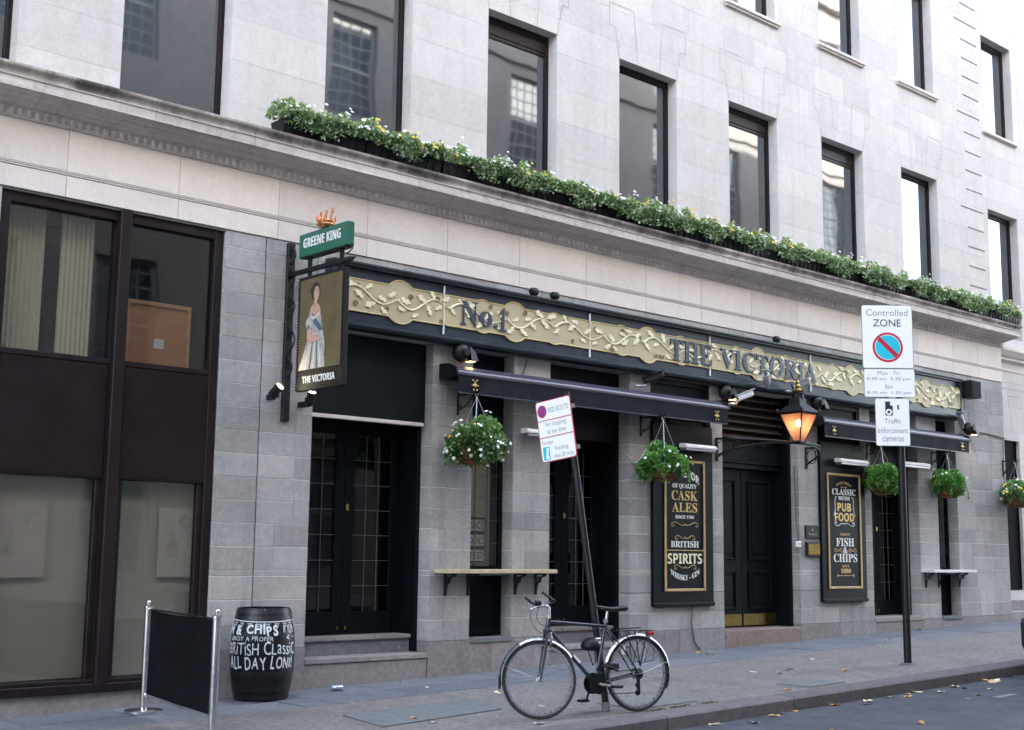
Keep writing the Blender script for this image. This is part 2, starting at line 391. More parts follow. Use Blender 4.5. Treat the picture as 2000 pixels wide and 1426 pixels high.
plain('cream_relief', (.80, .74, .52), .5, var=.08)
plain('bronze_ring', (.26, .19, .09), .4, var=.15)
plain('gold_leaf', (.62, .44, .16), .38, metal=.35, var=.12)
plain('gold_frame', (.44, .30, .14), .45, metal=.25, var=.15)
plain('white_letter', (.76, .76, .74), .6, var=.06)
plain('navy_letter', (.030, .050, .085), .4, var=.2, scale=7)
plain('sign_green', (.008, .105, .068), .4, var=.08)
plain('copper', (.70, .30, .14), .28, metal=.85, var=.12)
plain('brass', (.40, .29, .09), .18, metal=.95, var=.2)
plain('lead_strip', (.13, .13, .13), .55, var=.1)
plain('chrome', (.62, .62, .65), .2, metal=1.0, var=.06)
plain('steel_grey', (.38, .38, .41), .38, metal=.8, var=.1)
plain('awning_bar', (.20, .19, .22), .34, metal=.6, var=.03, scale=.25)
plain('awning_cassette', (.05, .05, .07), .35, var=.1)
plain('oak_board', (.52, .43, .27), .6, var=.2, scale=12, dust=(.30, .24, .17, .35))
plain('wood_panel', (.42, .19, .07), .5, var=.15, scale=4)
plain('wood_frame', (.50, .27, .12), .5, var=.12)
plain('curtain', (.55, .52, .40), .85, var=.05)
plain('blind', (.44, .43, .375), .8, var=.06, scale=1.5)
plain('poster_pink', (.46, .41, .385), .7, var=.06)
plain('poster_white', (.50, .475, .43), .7, var=.05)
plain('poster_print', (.40, .39, .35), .7, var=.2)
plain('poster_orange', (.47, .41, .33), .7, var=.1)
plain('interior', (.018, .016, .016), .9, var=.2, scale=2)
plain('interior_light', (.22, .20, .19), .9, var=.1)
plain('white_enamel', (.90, .90, .90), .35, var=.02)
plain('sash_frame', (.30, .30, .31), .6, var=.05)
plain('white_sheet', (.66, .66, .64), .6, var=.05)
plain('sign_black', (.02, .02, .022), .5, var=.1)
plain('sign_red', (.52, .02, .045), .4, var=.06)
plain('sign_blue', (.02, .50, .66), .4, var=.05)
plain('sign_letter', (.30, .30, .31), .6, var=.1)
plain('grey_back', (.22, .23, .24), .5, metal=.3, var=.1)
plain('tyre', (.016, .016, .018), .75, var=.2, scale=30)
plain('bike_paint', (.018, .03, .045), .3, var=.12, coat=.5)
plain('alloy', (.55, .55, .58), .28, metal=.9, var=.08)
plain('saddle_vinyl', (.012, .012, .014), .42, var=.2)
plain('reflector_white', (.75, .75, .74), .35, var=.04)
plain('barrel_paint', (.004, .004, .006), .42, var=.3, scale=16, bump=.15, bscale=40, spec=.4, dust=(.02, .02, .024, .25))
plain('barrel_hoop', (.018, .018, .022), .4, var=.2, metal=.3)
plain('chalk', (.70, .74, .76), .8, var=.16, scale=40)
plain('barrier_fabric', (.003, .003, .005), .9, var=.3, scale=8, bump=.25, bscale=30, spec=.12, dust=(.010, .010, .013, .4))
plain('coir', (.20, .085, .03), .95, var=.4, scale=30, bump=.8, bscale=70)
plain('planter_plastic', (.006, .006, .008), .5, var=.2, spec=.3)
plain('soil', (.02, .014, .01), .95, var=.3)
plain('petal_white', (.80, .80, .78), .6, var=.05)
plain('petal_yellow', (.80, .55, .02), .6, var=.1)
plain('flower_eye', (.10, .04, .01), .7, var=.2)
leafmat('foliage_box', (.045, .10, .035), (.30, .45, .14), (.58, .65, .48), .32)
leafmat('foliage_basket', (.03, .10, .022), (.18, .36, .09), (.52, .62, .44), .24)
leafmat('foliage_basket_green', (.03, .115, .018), (.18, .42, .08), (.42, .56, .30), .12)
plain('dead_leaf', (.50, .28, .08), .75, var=.3, scale=30, rand=.4, objspace=True)
plain('dead_leaf_pale', (.62, .52, .34), .75, var=.2, scale=30, rand=.25, objspace=True)
plain('moss', (.05, .085, .02), .95, var=.4, scale=30)
plain('road_paint', (.17, .175, .19), .7, var=.4, scale=25)
plain('olive_canvas', (.105, .078, .036), .6, var=.2, scale=3)
plain('skin', (.42, .26, .20), .6, var=.12, scale=14)
plain('hair', (.030, .018, .013), .6, var=.2)
plain('dress', (.36, .33, .31), .6, var=.35, scale=16)
plain('sash', (.04, .11, .17), .5, var=.1)
plain('car_white', (.62, .68, .70), .25, var=.03, coat=.6)
plain('car_trim', (.015, .016, .02), .45, var=.1)
plain('red_lens', (.45, .02, .02), .2, var=.05)
plain('brick_red', (.22, .10, .075), .85, var=.3, scale=3)
plain('grey_cable', (.10, .10, .10), .6, var=.1)
plain('cable_pale', (.45, .45, .44), .6, var=.1)
plain('can_metal', (.45, .52, .68), .25, metal=.7, var=.15)
plain('cctv_white', (.62, .62, .62), .35, var=.05)
plain('louvre', (.040, .030, .024), .6, var=.2)
glass_thin('window_glass', (.84, .84, .82), ior=1.75, wave=.05, wscale=1.1)
glass_thin('door_glass', (.55, .58, .56), 1.55, wave=.04)
m_ = glass_thin('lamp_glass', (1.0, .80, .66), 1.4)
N_, L_ = m_.node_tree.nodes, m_.node_tree.links           # old lamp panes: half frosted, pinkish
old = [n for n in N_ if n.type == 'MIX_SHADER'][0]; tr = N_.new('ShaderNodeBsdfTranslucent'); tr.inputs['Color'].default_value = (.80, .52, .42, 1); df = N_.new('ShaderNodeBsdfDiffuse'); df.inputs['Color'].default_value = (.42, .25, .20, 1)
ad = N_.new('ShaderNodeMixShader'); ad.inputs[0].default_value = .5; L_.new(tr.outputs[0], ad.inputs[1]); L_.new(df.outputs[0], ad.inputs[2])
m2 = N_.new('ShaderNodeMixShader'); m2.inputs[0].default_value = .55; L_.new(old.outputs[0], m2.inputs[1]); L_.new(ad.outputs[0], m2.inputs[2]); L_.new(m2.outputs[0], [n for n in N_ if n.type == 'OUTPUT_MATERIAL'][0].inputs['Surface'])
glass_coated('upper_glass', (.024, .020, .023), 2.6, .03, .9, (.84, .95, 1.0))
glass_coated('sash_glass', (.05, .07, .09), 2.0, .03, .8)
glass_coated('car_glass', (.02, .02, .025), 1.7, .0, 1)
emit('lamp_warm', (1.0, .52, .20), 6.0)
emit('spot_lens', (1.0, .86, .55), 2.0)
emit('glow_warm', (1.0, .55, .25), .5)
# ------------------------------------------------------------------ ground
XL, XR = -30.0, 60.0
def slope(mb): mb.v = [(x, y, z + gz(x)) for x, y, z in mb.v]; return mb
mb = MB(); mb.add([(-400, -400, -1.2), (400, -400, -1.2), (400, 400, -1.2), (-400, 400, -1.2)], [(0, 1, 2, 3)])
struct('ground', mb, MAT['asphalt'])
KY = -4.05
mb = MB()
for i in range(90): mb.add([(XL + i, -11.2, -.13), (XL + i + 1, -11.2, -.13), (XL + i + 1, KY + .1, -.13), (XL + i, KY + .1, -.13)], [(0, 1, 2, 3)])
road = struct('road', slope(mb), MAT['asphalt'])
mb = MB(); mb.tint = .5
for i in range(90): mb.add([(XL + i, KY + .12, -.004), (XL + i + 1, KY + .12, -.004), (XL + i + 1, -1.21, -.004), (XL + i, -1.21, -.004)], [(0, 1, 2, 3)])
for i in range(90): mb.add([(XL + i, -15.6, .0), (XL + i + 1, -15.6, .0), (XL + i + 1, -11.2, .0), (XL + i, -11.2, .0)], [(0, 1, 2, 3)])
pavement = struct('pavement', slope(mb), MAT['paving_grit'])
rg = random.Random(3)
mb = MB()
for i in range(90): mb.add([(XL + i, -1.21, -.014), (XL + i + 1, -1.21, -.014), (XL + i + 1, .5, -.014), (XL + i, .5, -.014)], [(0, 1, 2, 3)])
part(pavement, 'joint_bed', slope(mb), MAT['joint_dark'])
def slab(x0, x1, y0, y1, mat='paving_stone', z=0.0, name='paving_slab', b=.004):
    mb = MB(); t = rg.uniform(-.004, .004)
    mb.box(x0 + .004, x1 - .004, y0 + .004, y1 - .004, -.05, z + t, b); slope(mb)
    return part(pavement, name, mb, MAT[mat])
x = 3.0; row = 0
while x < 27:
    w1 = rg.uniform(.75, 1.25); slab(x, x + w1, -.62, -.03); 
    w2 = w1 * rg.uniform(.35, .65)
    if rg.random() < .5: slab(x, x + w2, -1.22, -.62); slab(x + w2, x + w1, -1.22, -.62)
    else: slab(x, x + w1, -1.22, -.62)
    x += w1
# inspection cover and repair slabs let into the pavement
mb = MB(); mb.prism([(6.86, -2.80), (8.36, -2.66), (8.58, -1.88), (7.02, -1.97)], 0, .012, lambda u, v, d: (u, v, -.004 + d)); slope(mb)
part(pavement, 'inspection_cover', mb, MAT['cover_slab'], label='blue grey inspection cover slab let into the pavement')
mb = MB(); mb.box(9.3, 10.15, -3.55, -3.0, -.03, .009, .004); slope(mb); part(pavement, 'repair_slab', mb, MAT['cover_slab'])
mb = MB(); mb.box(11.9, 12.55, -3.66, -3.2, -.03, .010, .004); slope(mb); part(pavement, 'inspection_cover', mb, MAT['cover_slab'])
mb = MB(); mb.box(12.1, 12.3, -3.50, -3.44, -.03, .014, .003); slope(mb); part(pavement, 'cover_slot', mb, MAT['joint_dark'])
# kerb stones
kx = [2.0, 3.9, 5.6, 7.35, 9.14, 11.07, 12.72, 14.5, 16.2, 18.0, 19.9, 21.8, 23.7, 25.6, 27.5, 29.4]
for a, b in zip(kx, kx[1:]):
    mb = MB(); n = 6
    for i in range(n):
        pass
    mb.box(a + .005, b - .005, KY, KY + .33, -.25, .0, .018); slope(mb); part(pavement, 'kerb_stone', mb, MAT['kerb_granite'])
for a, b in ((-30, 2.0), (29.4, 60)):
    mb = MB(); mb.box(a, b - .005, KY, KY + .33, -.25, .0, .018); slope(mb); part(pavement, 'kerb_stone', mb, MAT['kerb_granite'])
mb = MB(); mb.box(-30, 60, -11.5, -11.2, -.25, .0, .018); slope(mb); part(pavement, 'kerb_stone', mb, MAT['kerb_granite'])
# paint on the road
for (x0, x1, y0, y1) in ((12.6, 15.6, -4.98, -4.88), (12.9, 13.9, -5.95, -5.78), (17.5, 21, -4.95, -4.86)):
    mb = MB(); n = 14
    for i in range(n):
        if rg.random() < .4: continue
        a, b = x0 + (x1 - x0) * i / n, x0 + (x1 - x0) * (i + 1) / n
        mb.add([(a, y0 + rg.uniform(0, .02), -.126), (b, y0 + rg.uniform(0, .02), -.126), (b, y1 - rg.uniform(0, .03), -.126), (a, y1 - rg.uniform(0, .03), -.126)], [(0, 1, 2, 3)])
    slope(mb); o = part(road, 'road_marking', mb, MAT['road_paint'])
mb = MB()
for i in range(120):
    x, y = rg.choice((9.35, 9.6, 9.72, 10.1)) + rg.gauss(0, .07), -3.705 + rg.gauss(0, .022); r = rg.uniform(.004, .013)
    mb.ball((x, y, .004), r, 5, 3, (1, 1, .5))
slope(mb); o = link('moss', mb.mesh('moss', MAT['moss'])); tag(o, 'green moss growing in the joint behind the kerb near the bicycle', 'moss'); o['kind'] = 'stuff'

# ------------------------------------------------------------------ the pub building
PUB = thing('pub_building', 'pale stone building with dark pub front, cornice and tall upper windows', 'building', (14, 0, gz(14)), world=True)
CRS = [.47, .715, .985, 1.23, 1.29, 1.535, 1.78, 2.02, 2.265, 2.51, 2.755, 3.0, 3.245, 3.49, 3.735, 3.98, 4.22, 4.465, 4.705, 4.88]
rb = random.Random(11)
BLK = []                          # (area seen, pier, x0, x1, z0, z1)
piers = {}
def pier(key, x0, x1, z0, z1, depth=.32, joint=.005):
    mb = MB(); mb.box(x0 + .006, x1 - .006, .0025, depth - .02, z0 + .004, z1 - .004)
    piers[key] = part(PUB, 'stone_pier', mb, MAT['mortar_light'])
def courses(key, x0, x1, z0, z1, split=None):
    for a, b in zip(CRS, CRS[1:]):
        if a < z0 - .01 or b > z1 + .01: continue
        L = x1 - x0; cuts = [x0, x1]
        if L > .55 and not (b - a < .1):
            k = max(1, round(L / .55)); cuts = [x0]
            for i in range(1, k): cuts.append(x0 + L * i / k + rb.uniform(-.16, .16) * min(1, L / k / .5))
            if k == 1 and rb.random() < .45: cuts.append(x0 + L * rb.choice((.33, .68)))
            cuts.append(x1)
        for c, d in zip(cuts, cuts[1:]): BLK.append([(d - c) * (b - a) / ((c - 0) ** 2 + 144), key, c, d, a, b])
for key, x0, x1, z0, z1 in (('z', 1.0, 4.33, .47, 4.88), ('a', 6.70, 7.197, .47, 4.88), ('a2', 7.207, 7.87, .47, 4.88), ('b', 9.56, 10.19, .47, 3.98), ('c', 10.87, 11.51, .47, 3.98),
                           ('d', 13.02, 13.45, .985, 3.98), ('d2', 14.75, 15.03, .985, 3.98), ('d3', 13.02, 15.03, .47, .985), ('e', 16.90, 17.44, .985, 3.98), ('e2', 18.66, 18.95, .985, 3.98),
                           ('e3', 16.90, 18.95, .47, .985), ('f', 20.43, 21.07, .47, 3.98), ('g', 21.75, 23.60, .47, 4.88), ('lintel', 7.875, 21.745, 3.98, 4.88)):
    pier(key, x0, x1, z0, z1); courses(key, x0, x1, z0, z1)
for i, t in enumerate(BLK):                                      # the lintel courses mostly hide behind the signboard
    if t[1] == 'lintel' and not (t[4] < 4.0 or t[5] > 4.8): t[0] *= .05
    if t[1] == 'z': t[0] *= .01
BLK.sort(key=lambda t: -t[0])
for n, (ar, key, c, d, a, b) in enumerate(BLK):
    mb = MB(); p = rb.uniform(0, .004); mb.box(c + .002, d - .002, -p, .32, a + .0035, b - .0035, .003)
    if n < 296: part(piers[key], 'stone_block', mb, MAT['ashlar'])
    else:
        if n == 296: rest = MB()
        rest.tint = rb.random(); rest.add(mb.v, mb.f)
if len(BLK) > 296: part(PUB, 'hidden_courses', rest, MAT['ashlar_joined'], kind='stuff')
# corner return of the pub front
mb = MB(); mb.box(23.30, 23.596, .32, .6, .0, 4.88); part(PUB, 'corner_return', mb, MAT['upper_stone_block'])
# plinth of larger, darker blocks
for (x0, x1) in ((1.0, 4.33), (6.70, 7.87), (9.56, 11.51), (13.02, 15.03), (16.90, 18.95), (20.43, 23.60)):
    L = x1 - x0; k = max(1, round(L / 1.05))
    for i in range(k):
        a, b = x0 + L * i / k, x0 + L * (i + 1) / k
        mb = MB(); mb.box(a + .002, b - .002, -.014, .33, -.4, .468, .004); part(PUB, 'plinth_block', mb, MAT['plinth_stone'])
mb = MB(); mb.box(4.335, 6.695, .03, .33, -.4, .14, .004); part(PUB, 'plinth_block', mb, MAT['step_stone'])
# frieze slabs, reeded fillet between
fx = [1.0, 2.5, 3.73, 4.93, 6.13, 7.33, 8.53, 9.73, 10.93, 12.15, 13.35, 14.55, 15.75, 16.95, 18.15, 19.35, 20.55, 21.75, 22.7, 23.60]
for i, (a, b) in enumerate(zip(fx, fx[1:])):
    g = .0035 if i % 2 else .0012
    mb = MB(); mb.box(a + g, b - g, -.016, .3, 4.883, 5.095, .003); part(PUB, 'frieze_slab', mb, MAT['frieze_stone'])
    mb = MB(); mb.box(a + g, b - g, -.016, .3, 5.142, 5.56, .003); part(PUB, 'frieze_slab', mb, MAT['frieze_stone'])
mb = MB(); mb.box(1.0, 23.596, -.020, .29, 5.104, 5.117, .003); mb.box(1.0, 23.596, -.020, .29, 5.125, 5.136, .003); part(PUB, 'reeded_fillet', mb, MAT['frieze_stone'])
mb = MB(); mb.box(1.0, 23.58, .0, .28, 4.86, 5.56); part(PUB, 'frieze_backing', mb, MAT['joint_dark'])
# cornice: cove, corona and cyma, in lengths; the last turns the corner
prof = [(-.02, 5.555), (.035, 5.56), (.04, 5.575), (.04, 5.655), (.055, 5.665), (.075, 5.675), (.11, 5.69), (.16, 5.713), (.215, 5.742), (.255, 5.765), (.255, 5.772), (.28, 5.772), (.28, 5.868), (.292, 5.872), (.292, 5.885), (.275, 5.892), (.275, 5.915),
        (.285, 5.935), (.305, 5.958), (.312, 5.972), (.312, 5.995), (-.24, 6.003)]
cj = [1.0, 2.2, 3.4, 4.55, 5.70, 6.85, 8.0, 9.15, 10.3, 11.45, 12.6, 13.75, 14.9, 16.05, 17.2, 18.35, 19.5, 20.65, 21.8, 22.7]
pj = [(-p, z) for p, z in prof]
for a, b in zip(cj, cj[1:]):
    mb = MB(); mb.extrude_x(pj, a + .002, b - .002); part(PUB, 'cornice_length', mb, MAT['cornice_stone'])
mb = MB(); n = len(prof)
ring = lambda f: [f(p, z) for p, z in prof]
vs = ring(lambda p, z: (22.702, -p, z)) + ring(lambda p, z: (23.6 + max(p, 0), -p, z)) + ring(lambda p, z: (23.6 + max(p, 0), .62, z))
fs = [(s * n + i, (s + 1) * n + i, (s + 1) * n + (i + 1) % n, s * n + (i + 1) % n) for s in (0, 1) for i in range(n)] + [tuple(range(n)), tuple(range(2 * n, 3 * n))[::-1]]
mb.add(vs, fs); part(PUB, 'cornice_corner', mb, MAT['cornice_stone'])
# egg moulding under the cove
em = MB(); em.ball((0, 0, 0), .036, 8, 5, (.80, .55, 1.15)); emesh = em.mesh('egg_ornament', MAT['cornice_stone'], 'all')
band = link('egg_moulding', MB().box(1.0, 23.60, -.046, -.02, 5.572, 5.578).box(1.0, 23.60, -.05, -.02, 5.652, 5.660).mesh('egg_moulding', MAT['cornice_stone']), PUB)
x = 3.75; 
while x < 23.6:
    link('egg_ornament', emesh, band, loc=(x, -.042, 5.615)); x += .0855 if x < 14 else .12
# upper walls: joined ashlar with window openings
SX = 1.0192
WINX = [8.04 + 2.51 * (k - 2) for k in range(0, 8)]; WINX[0] = 3.19
def wall_blocks(x0, x1, y, z0, z1, opens, ch, bl, depth=.35, seed=1):
    r = random.Random(seed); mb = MB(); z = z0; j = 0
    while z < z1 - .01:
        zt = min(z + ch, z1)
        # split the course at opening edges, then into block lengths
        ed = {x0, x1}
        for (a, b, c, d) in opens:
            if c < zt - 1e-4 and d > z + 1e-4: ed |= {a, b}
        ed = sorted(e for e in ed if x0 <= e <= x1)
        for a, b in zip(ed, ed[1:]):
            m = (a + b) / 2; cut = [(z, zt)]
            for (oa, ob, c, d) in opens:
                if oa < m < ob and c < zt and d > z:
                    cut = [(s, t) for s, t in ((z, min(zt, c)), (max(z, d), zt)) if t - s > .005]
            k = max(1, round((b - a) / bl))
            for (s, t) in cut:
                xs = [a] + [a + (b - a) * (i + (.5 if j % 2 else 0) * (k > 1) * .5) / k + r.uniform(-.05, .05) for i in range(1, k)] + [b]
                for p, q in zip(xs, xs[1:]):
                    mb.tint = r.random(); mb.box(p + .0006, q - .0006, y - r.uniform(0, .001), y + depth, s + .0006, t - .0006, .001)
        z = zt; j += 1
    return mb
FL = [(5.98, 8.61), (10.26, 12.36), (13.9, 15.9), (17.4, 19.2)]
opens = [(a, a + 1.26, c, d) for a in WINX for (c, d) in FL]
UY = .23
mb = wall_blocks(1.0, 23.60, UY, 5.9, 13.4, [o for o in opens if o[2] < 13], .49, .85, seed=5)
part(PUB, 'upper_ashlar', mb, MAT['upper_stone'], kind='stuff')
mb = wall_blocks(1.0, 23.60, UY, 13.4, 24.0, [o for o in opens if o[2] > 13], 1.3, 2.5, seed=6)
part(PUB, 'top_ashlar', mb, MAT['upper_stone'], kind='stuff')
# a plain dark core behind the walls so that nothing shines through, and the roof
mb = MB(); mb.box(-14, 1.0, .0, 15, -1, 24); part(PUB, 'left_wing', mb, MAT['upper_stone_block'])
mb = MB(); mb.box(1.0, 40, 2.6, 15, -1, 24); part(PUB, 'core_wall', mb, MAT['interior'])
mb = MB(); mb.box(1.0, 23.6, .57, 2.6, 5.2, 5.5); mb.box(1.0, 40, .2, 2.6, 23.7, 24.1); mb.box(23.62, 23.8, .9, 2.6, -1, 23.7); part(PUB, 'floor_slab', mb, MAT['interior'])
mb = MB(); mb.box(1, 24, .35, 2.6, -.4, .1); part(PUB, 'interior_floor', mb, MAT['interior'])
for (xa, xb) in ((4.0, 4.1), (6.85, 6.95), (9.75, 9.85), (13.2, 13.3)):
    mb = MB(); mb.box(xa, xb, .34, 2.6, .1, 5.2); part(PUB, 'partition_wall', mb, MAT['interior'])
# voussoirs over the first floor windows: three stones each, outlined by joints
def groove(mb, pts, y, w=.007, closed=False):
    for (ax, az), (bx, bz) in zip(pts, pts[1:]):
        dx, dz = bx - ax, bz - az; l = sqrt(dx * dx + dz * dz); nx, nz = -dz / l * w / 2, dx / l * w / 2
        ex, ez = dx / l * w / 2, dz / l * w / 2
        mb.add([(ax - nx - ex, y, az - nz - ez), (bx - nx + ex, y, bz - nz + ez), (bx + nx + ex, y, bz + nz + ez), (ax + nx - ex, y, az + nz - ez)], [(0, 1, 2, 3)])
for k, a in enumerate(WINX):
    if k < 1: continue
    b = a + 1.26; t = 8.61; g = MB(); yy = UY - .0045
    groove(g, [(a - .0, t + .0), (a - .09, t + .45), (a - .21, t + .45), (a - .21, t + .80), (a + .31, t + .80), (a + .36, t + .34), (a + .39, t)], yy)
    part(PUB, 'arch_joint', g, MAT['joint_pale']); g = MB()
    groove(g, [(b, t), (b + .09, t + .45), (b + .21, t + .45), (b + .21, t + .80), (b - .31, t + .80), (b - .36, t + .34), (b - .39, t)], yy)
    part(PUB, 'arch_joint', g, MAT['joint_pale'])
    # the sill of the window above
    mb = MB(); mb.box(a - .085, b + .085, UY - .07, UY + .25, 10.205, 10.262, .008); mb.box(a - .07, b + .07, UY - .045, UY + .2, 10.17, 10.203, .006); part(PUB, 'window_sill', mb, MAT['frieze_stone'])
# corner quoins: deep joints, alternately long and short
z = 6.35; i = 0
while z < 13:
    L = .86 if i % 5 == 0 else .62
    mb = MB(); mb.box(23.585 - L, 23.585, UY - .0065, UY + .0, z, z + .020); part(PUB, 'quoin_joint', mb, MAT['joint_dark']); z += .385; i += 1
# windows of the upper floors
def upper_window(a, b, z0, z1, y, bar=True):
    f = MB(); yf = y + .17
    f.box(a + .001, a + .055, yf, yf + .08, z0, z1, .004); f.box(b - .055, b - .001, yf, yf + .08, z0, z1, .004)
    f.box(a + .055, b - .055, yf + .002, yf + .078, z1 - .09, z1 - .001, .004); f.box(a + .055, b - .055, yf + .002, yf + .078, z0 + .001, z0 + .08, .004)
    if bar: f.box(a + .055, b - .055, yf + .012, yf + .07, z1 - .30, z1 - .25, .004)
    win = part(PUB, 'window', f, MAT['brown_frame'])
    g = MB(); g.box(a + .05, b - .05, yf + .03, yf + .04, z0 + .07, z1 - .08); part(win, 'pane', g, MAT['upper_glass'])
    if bar:
        s = MB(); s.box(a + .06, b - .06, yf + .005, yf + .028, z1 - .245, z1 - .10, .004); part(win, 'vent_bar', s, MAT['brown_frame'])
    return win
for k, a in enumerate(WINX):
    for j, (c, d) in enumerate(FL):
        upper_window(a, a + 1.26, c, d, UY, bar=(j == 0 and k in (3, 5, 6)))
# the set-back wing past the corner
WY = .56
wo_ = [(24.42, 25.68, c, d) for (c, d) in FL] + [(27.0, 28.26, c, d) for (c, d) in FL]
mb = wall_blocks(23.60, 31.0, WY, 5.9, 24.0, wo_, .49, .85, seed=8); part(PUB, 'wing_ashlar', mb, MAT['upper_stone'], kind='stuff')
for (a, b, c, d) in wo_:
    upper_window(a, b, c, d, WY, False)
    if c > 6:
        mb = MB(); mb.box(a - .085, b + .085, WY - .07, WY + .2, c - .055, c + .002, .008); part(PUB, 'window_sill', mb, MAT['frieze_stone'])
wo2 = [(23.75, 24.80, .9, 3.83)]
mb = wall_blocks(23.60, 31.0, .30, -.4, 5.9, wo2, .49, .85, seed=9, depth=.5); part(PUB, 'wing_lower_ashlar', mb, MAT['upper_stone'], kind='stuff')
mb = MB(); mb.extrude_x([(.30, 5.40), (.23, 5.43), (.23, 5.47), (.19, 5.50), (.12, 5.60), (.12, 5.66), (.60, 5.68), (.60, 5.40)], 23.61, 31.0); mb.box(23.61, 31, .285, .33, 5.22, 5.26); part(PUB, 'string_course', mb, MAT['frieze_stone'])
g = MB(); groove(g, [(24.62, 3.84), (24.40, 4.72), (24.95, 4.72), (25.05, 3.9)], .2975); groove(g, [(23.7, 4.72), (24.18, 4.72), (24.30, 3.84)], .2975); groove(g, [(23.62, 4.86), (31, 4.86)], .2975); part(PUB, 'arch_joint', g, MAT['joint_dark'])
mb = MB(); mb.box(23.76, 24.79, .36, .44, .92, 3.82); part(PUB, 'side_door', mb, MAT['door_black'])
for i, zz in enumerate((.92, .72, .52)):
    mb = MB(); mb.box(23.64, 24.9, .42 - .2 * i, .95, -.2, zz, .01); part(PUB, 'entrance_step', mb, MAT['step_stone'])

# ------------------------------------------------------------------ openings of the pub front
def leaded(parent, x0, x1, z0, z1, y, nx, nz, w=.006):
    for i in range(1, nx):
        xx = x0 + (x1 - x0) * i / nx; part(parent, 'lead_bar', MB().box(xx - w / 2, xx + w / 2, y - .006, y + .004, z0, z1), MAT['lead_strip'])
    for j in range(1, nz):
        zz = z0 + (z1 - z0) * j / nz; part(parent, 'lead_bar', MB().box(x0, x1, y - .008, y + .003, zz - w / 2, zz + w / 2), MAT['lead_strip'])
def glazed_door(x0, x1, zt, zb, y, open_top, knobs=True):
    """double glazed door in a dark timber porch; stone reveal first, boarded lining behind"""
    lin = MB(); lin.box(x0 + .001, x0 + .05, .20, y + .1, zb - .2, open_top, .004); lin.box(x1 - .05, x1 - .001, .20, y + .1, zb - .2, open_top, .004); lin.box(x0 + .05, x1 - .05, .202, y + .1, zt, zt + .05)
    part(PUB, 'porch_lining', lin, MAT['pub_paint'])
    mid = (x0 + x1) / 2
    for (a, b) in ((x0 + .05, mid - .003), (mid + .003, x1 - .05)):
        st = .13; d = MB()
        d.box(a, a + st, y, y + .05, zb, zt, .005); d.box(b - st, b, y, y + .05, zb, zt, .005)
        d.box(a + st, b - st, y + .001, y + .049, zb, zb + .26, .005); d.box(a + st, b - st, y + .001, y + .049, zt - .16, zt, .005)
        leaf = part(PUB, 'door', d, MAT['pub_paint'])
        part(leaf, 'glass', MB().box(a + st - .01, b - st + .01, y + .022, y + .028, zb + .25, zt - .15), MAT['door_glass'])
        leaded(leaf, a + st, b - st, zb + .26, zt - .16, y + .016, 3, 7)
        if knobs:
            kx_ = (b - .05) if a < mid - .1 else (a + .05)
            part(leaf, 'bolt', MB().box(kx_ - .012, kx_ + .012, y - .012, y + .002, zb + .06, zb + .10, .003), MAT['brass'])
    part(PUB, 'door_plate', MB().box(mid + .02, mid + .06, y - .014, y + .002, zb + 1.42, zb + 1.50, .003), MAT['brass'])
# door one with its blind panel above
glazed_door(7.87, 9.56, 3.02, .55, .55, 3.98)
fr = MB(); fr.box(7.875, 9.555, .14, .20, 3.03, 3.975); part(PUB, 'transom_panel', fr, MAT['pub_paint_grey'], label='plain dark grey panel over the left pub door')
part(PUB, 'transom_rail', MB().box(7.875, 9.53, .115, .16, 2.985, 3.03, .006), MAT['frieze_stone'])
# door two
glazed_door(11.51, 13.02, 3.02, .55, .55, 3.98)
part(PUB, 'transom_panel', MB().box(11.515, 13.015, .20, .26, 3.03, 3.975), MAT['pub_paint'])
glazed_door(18.95, 20.43, 3.02, .53, .42, 3.98)
part(PUB, 'transom_panel', MB().box(18.955, 20.425, .20, .26, 3.03, 3.975), MAT['pub_paint'])
# steps
for (x0, x1) in ((7.87, 9.56), (11.51, 13.02)):
    mb = MB(); mb.box(x0 + .003, x1 - .003, .0, .8, -.4, .285, .006); part(PUB, 'step_riser', mb, MAT['plinth_stone'])
    L = (x1 - x0) / 2
    for i in range(2):
        mb = MB(); mb.box(x0 + L * i + .003, x0 + L * (i + 1) - .003, -.018, .75, .287, .345, .006); part(PUB, 'step_tread', mb, MAT['step_stone'])
    mb = MB(); mb.box(x0 + .004, x1 - .004, .29, .8, .347, .50); part(PUB, 'step_riser', mb, MAT['paving_stone'])
    for i in range(3):
        l3 = (x1 - x0) / 3; mb = MB(); mb.box(x0 + l3 * i + .004, x0 + l3 * (i + 1) - .004, .26, .8, .502, .548, .006); part(PUB, 'step_tread', mb, MAT['step_stone'])
mb = MB(); mb.box(18.953, 20.427, -.012, .6, -.4, .44, .006); part(PUB, 'step_riser', mb, MAT['plinth_stone'])
mb = MB(); mb.box(18.953, 20.427, -.025, .6, .442, .525, .01); part(PUB, 'step_tread', mb, MAT['step_stone'])
mb = MB(); mb.box(15.033, 16.897, -.022, .55, -.4, .432, .01); part(PUB, 'step_tread', mb, MAT['red_granite'], label='reddish granite step of the panelled double door')
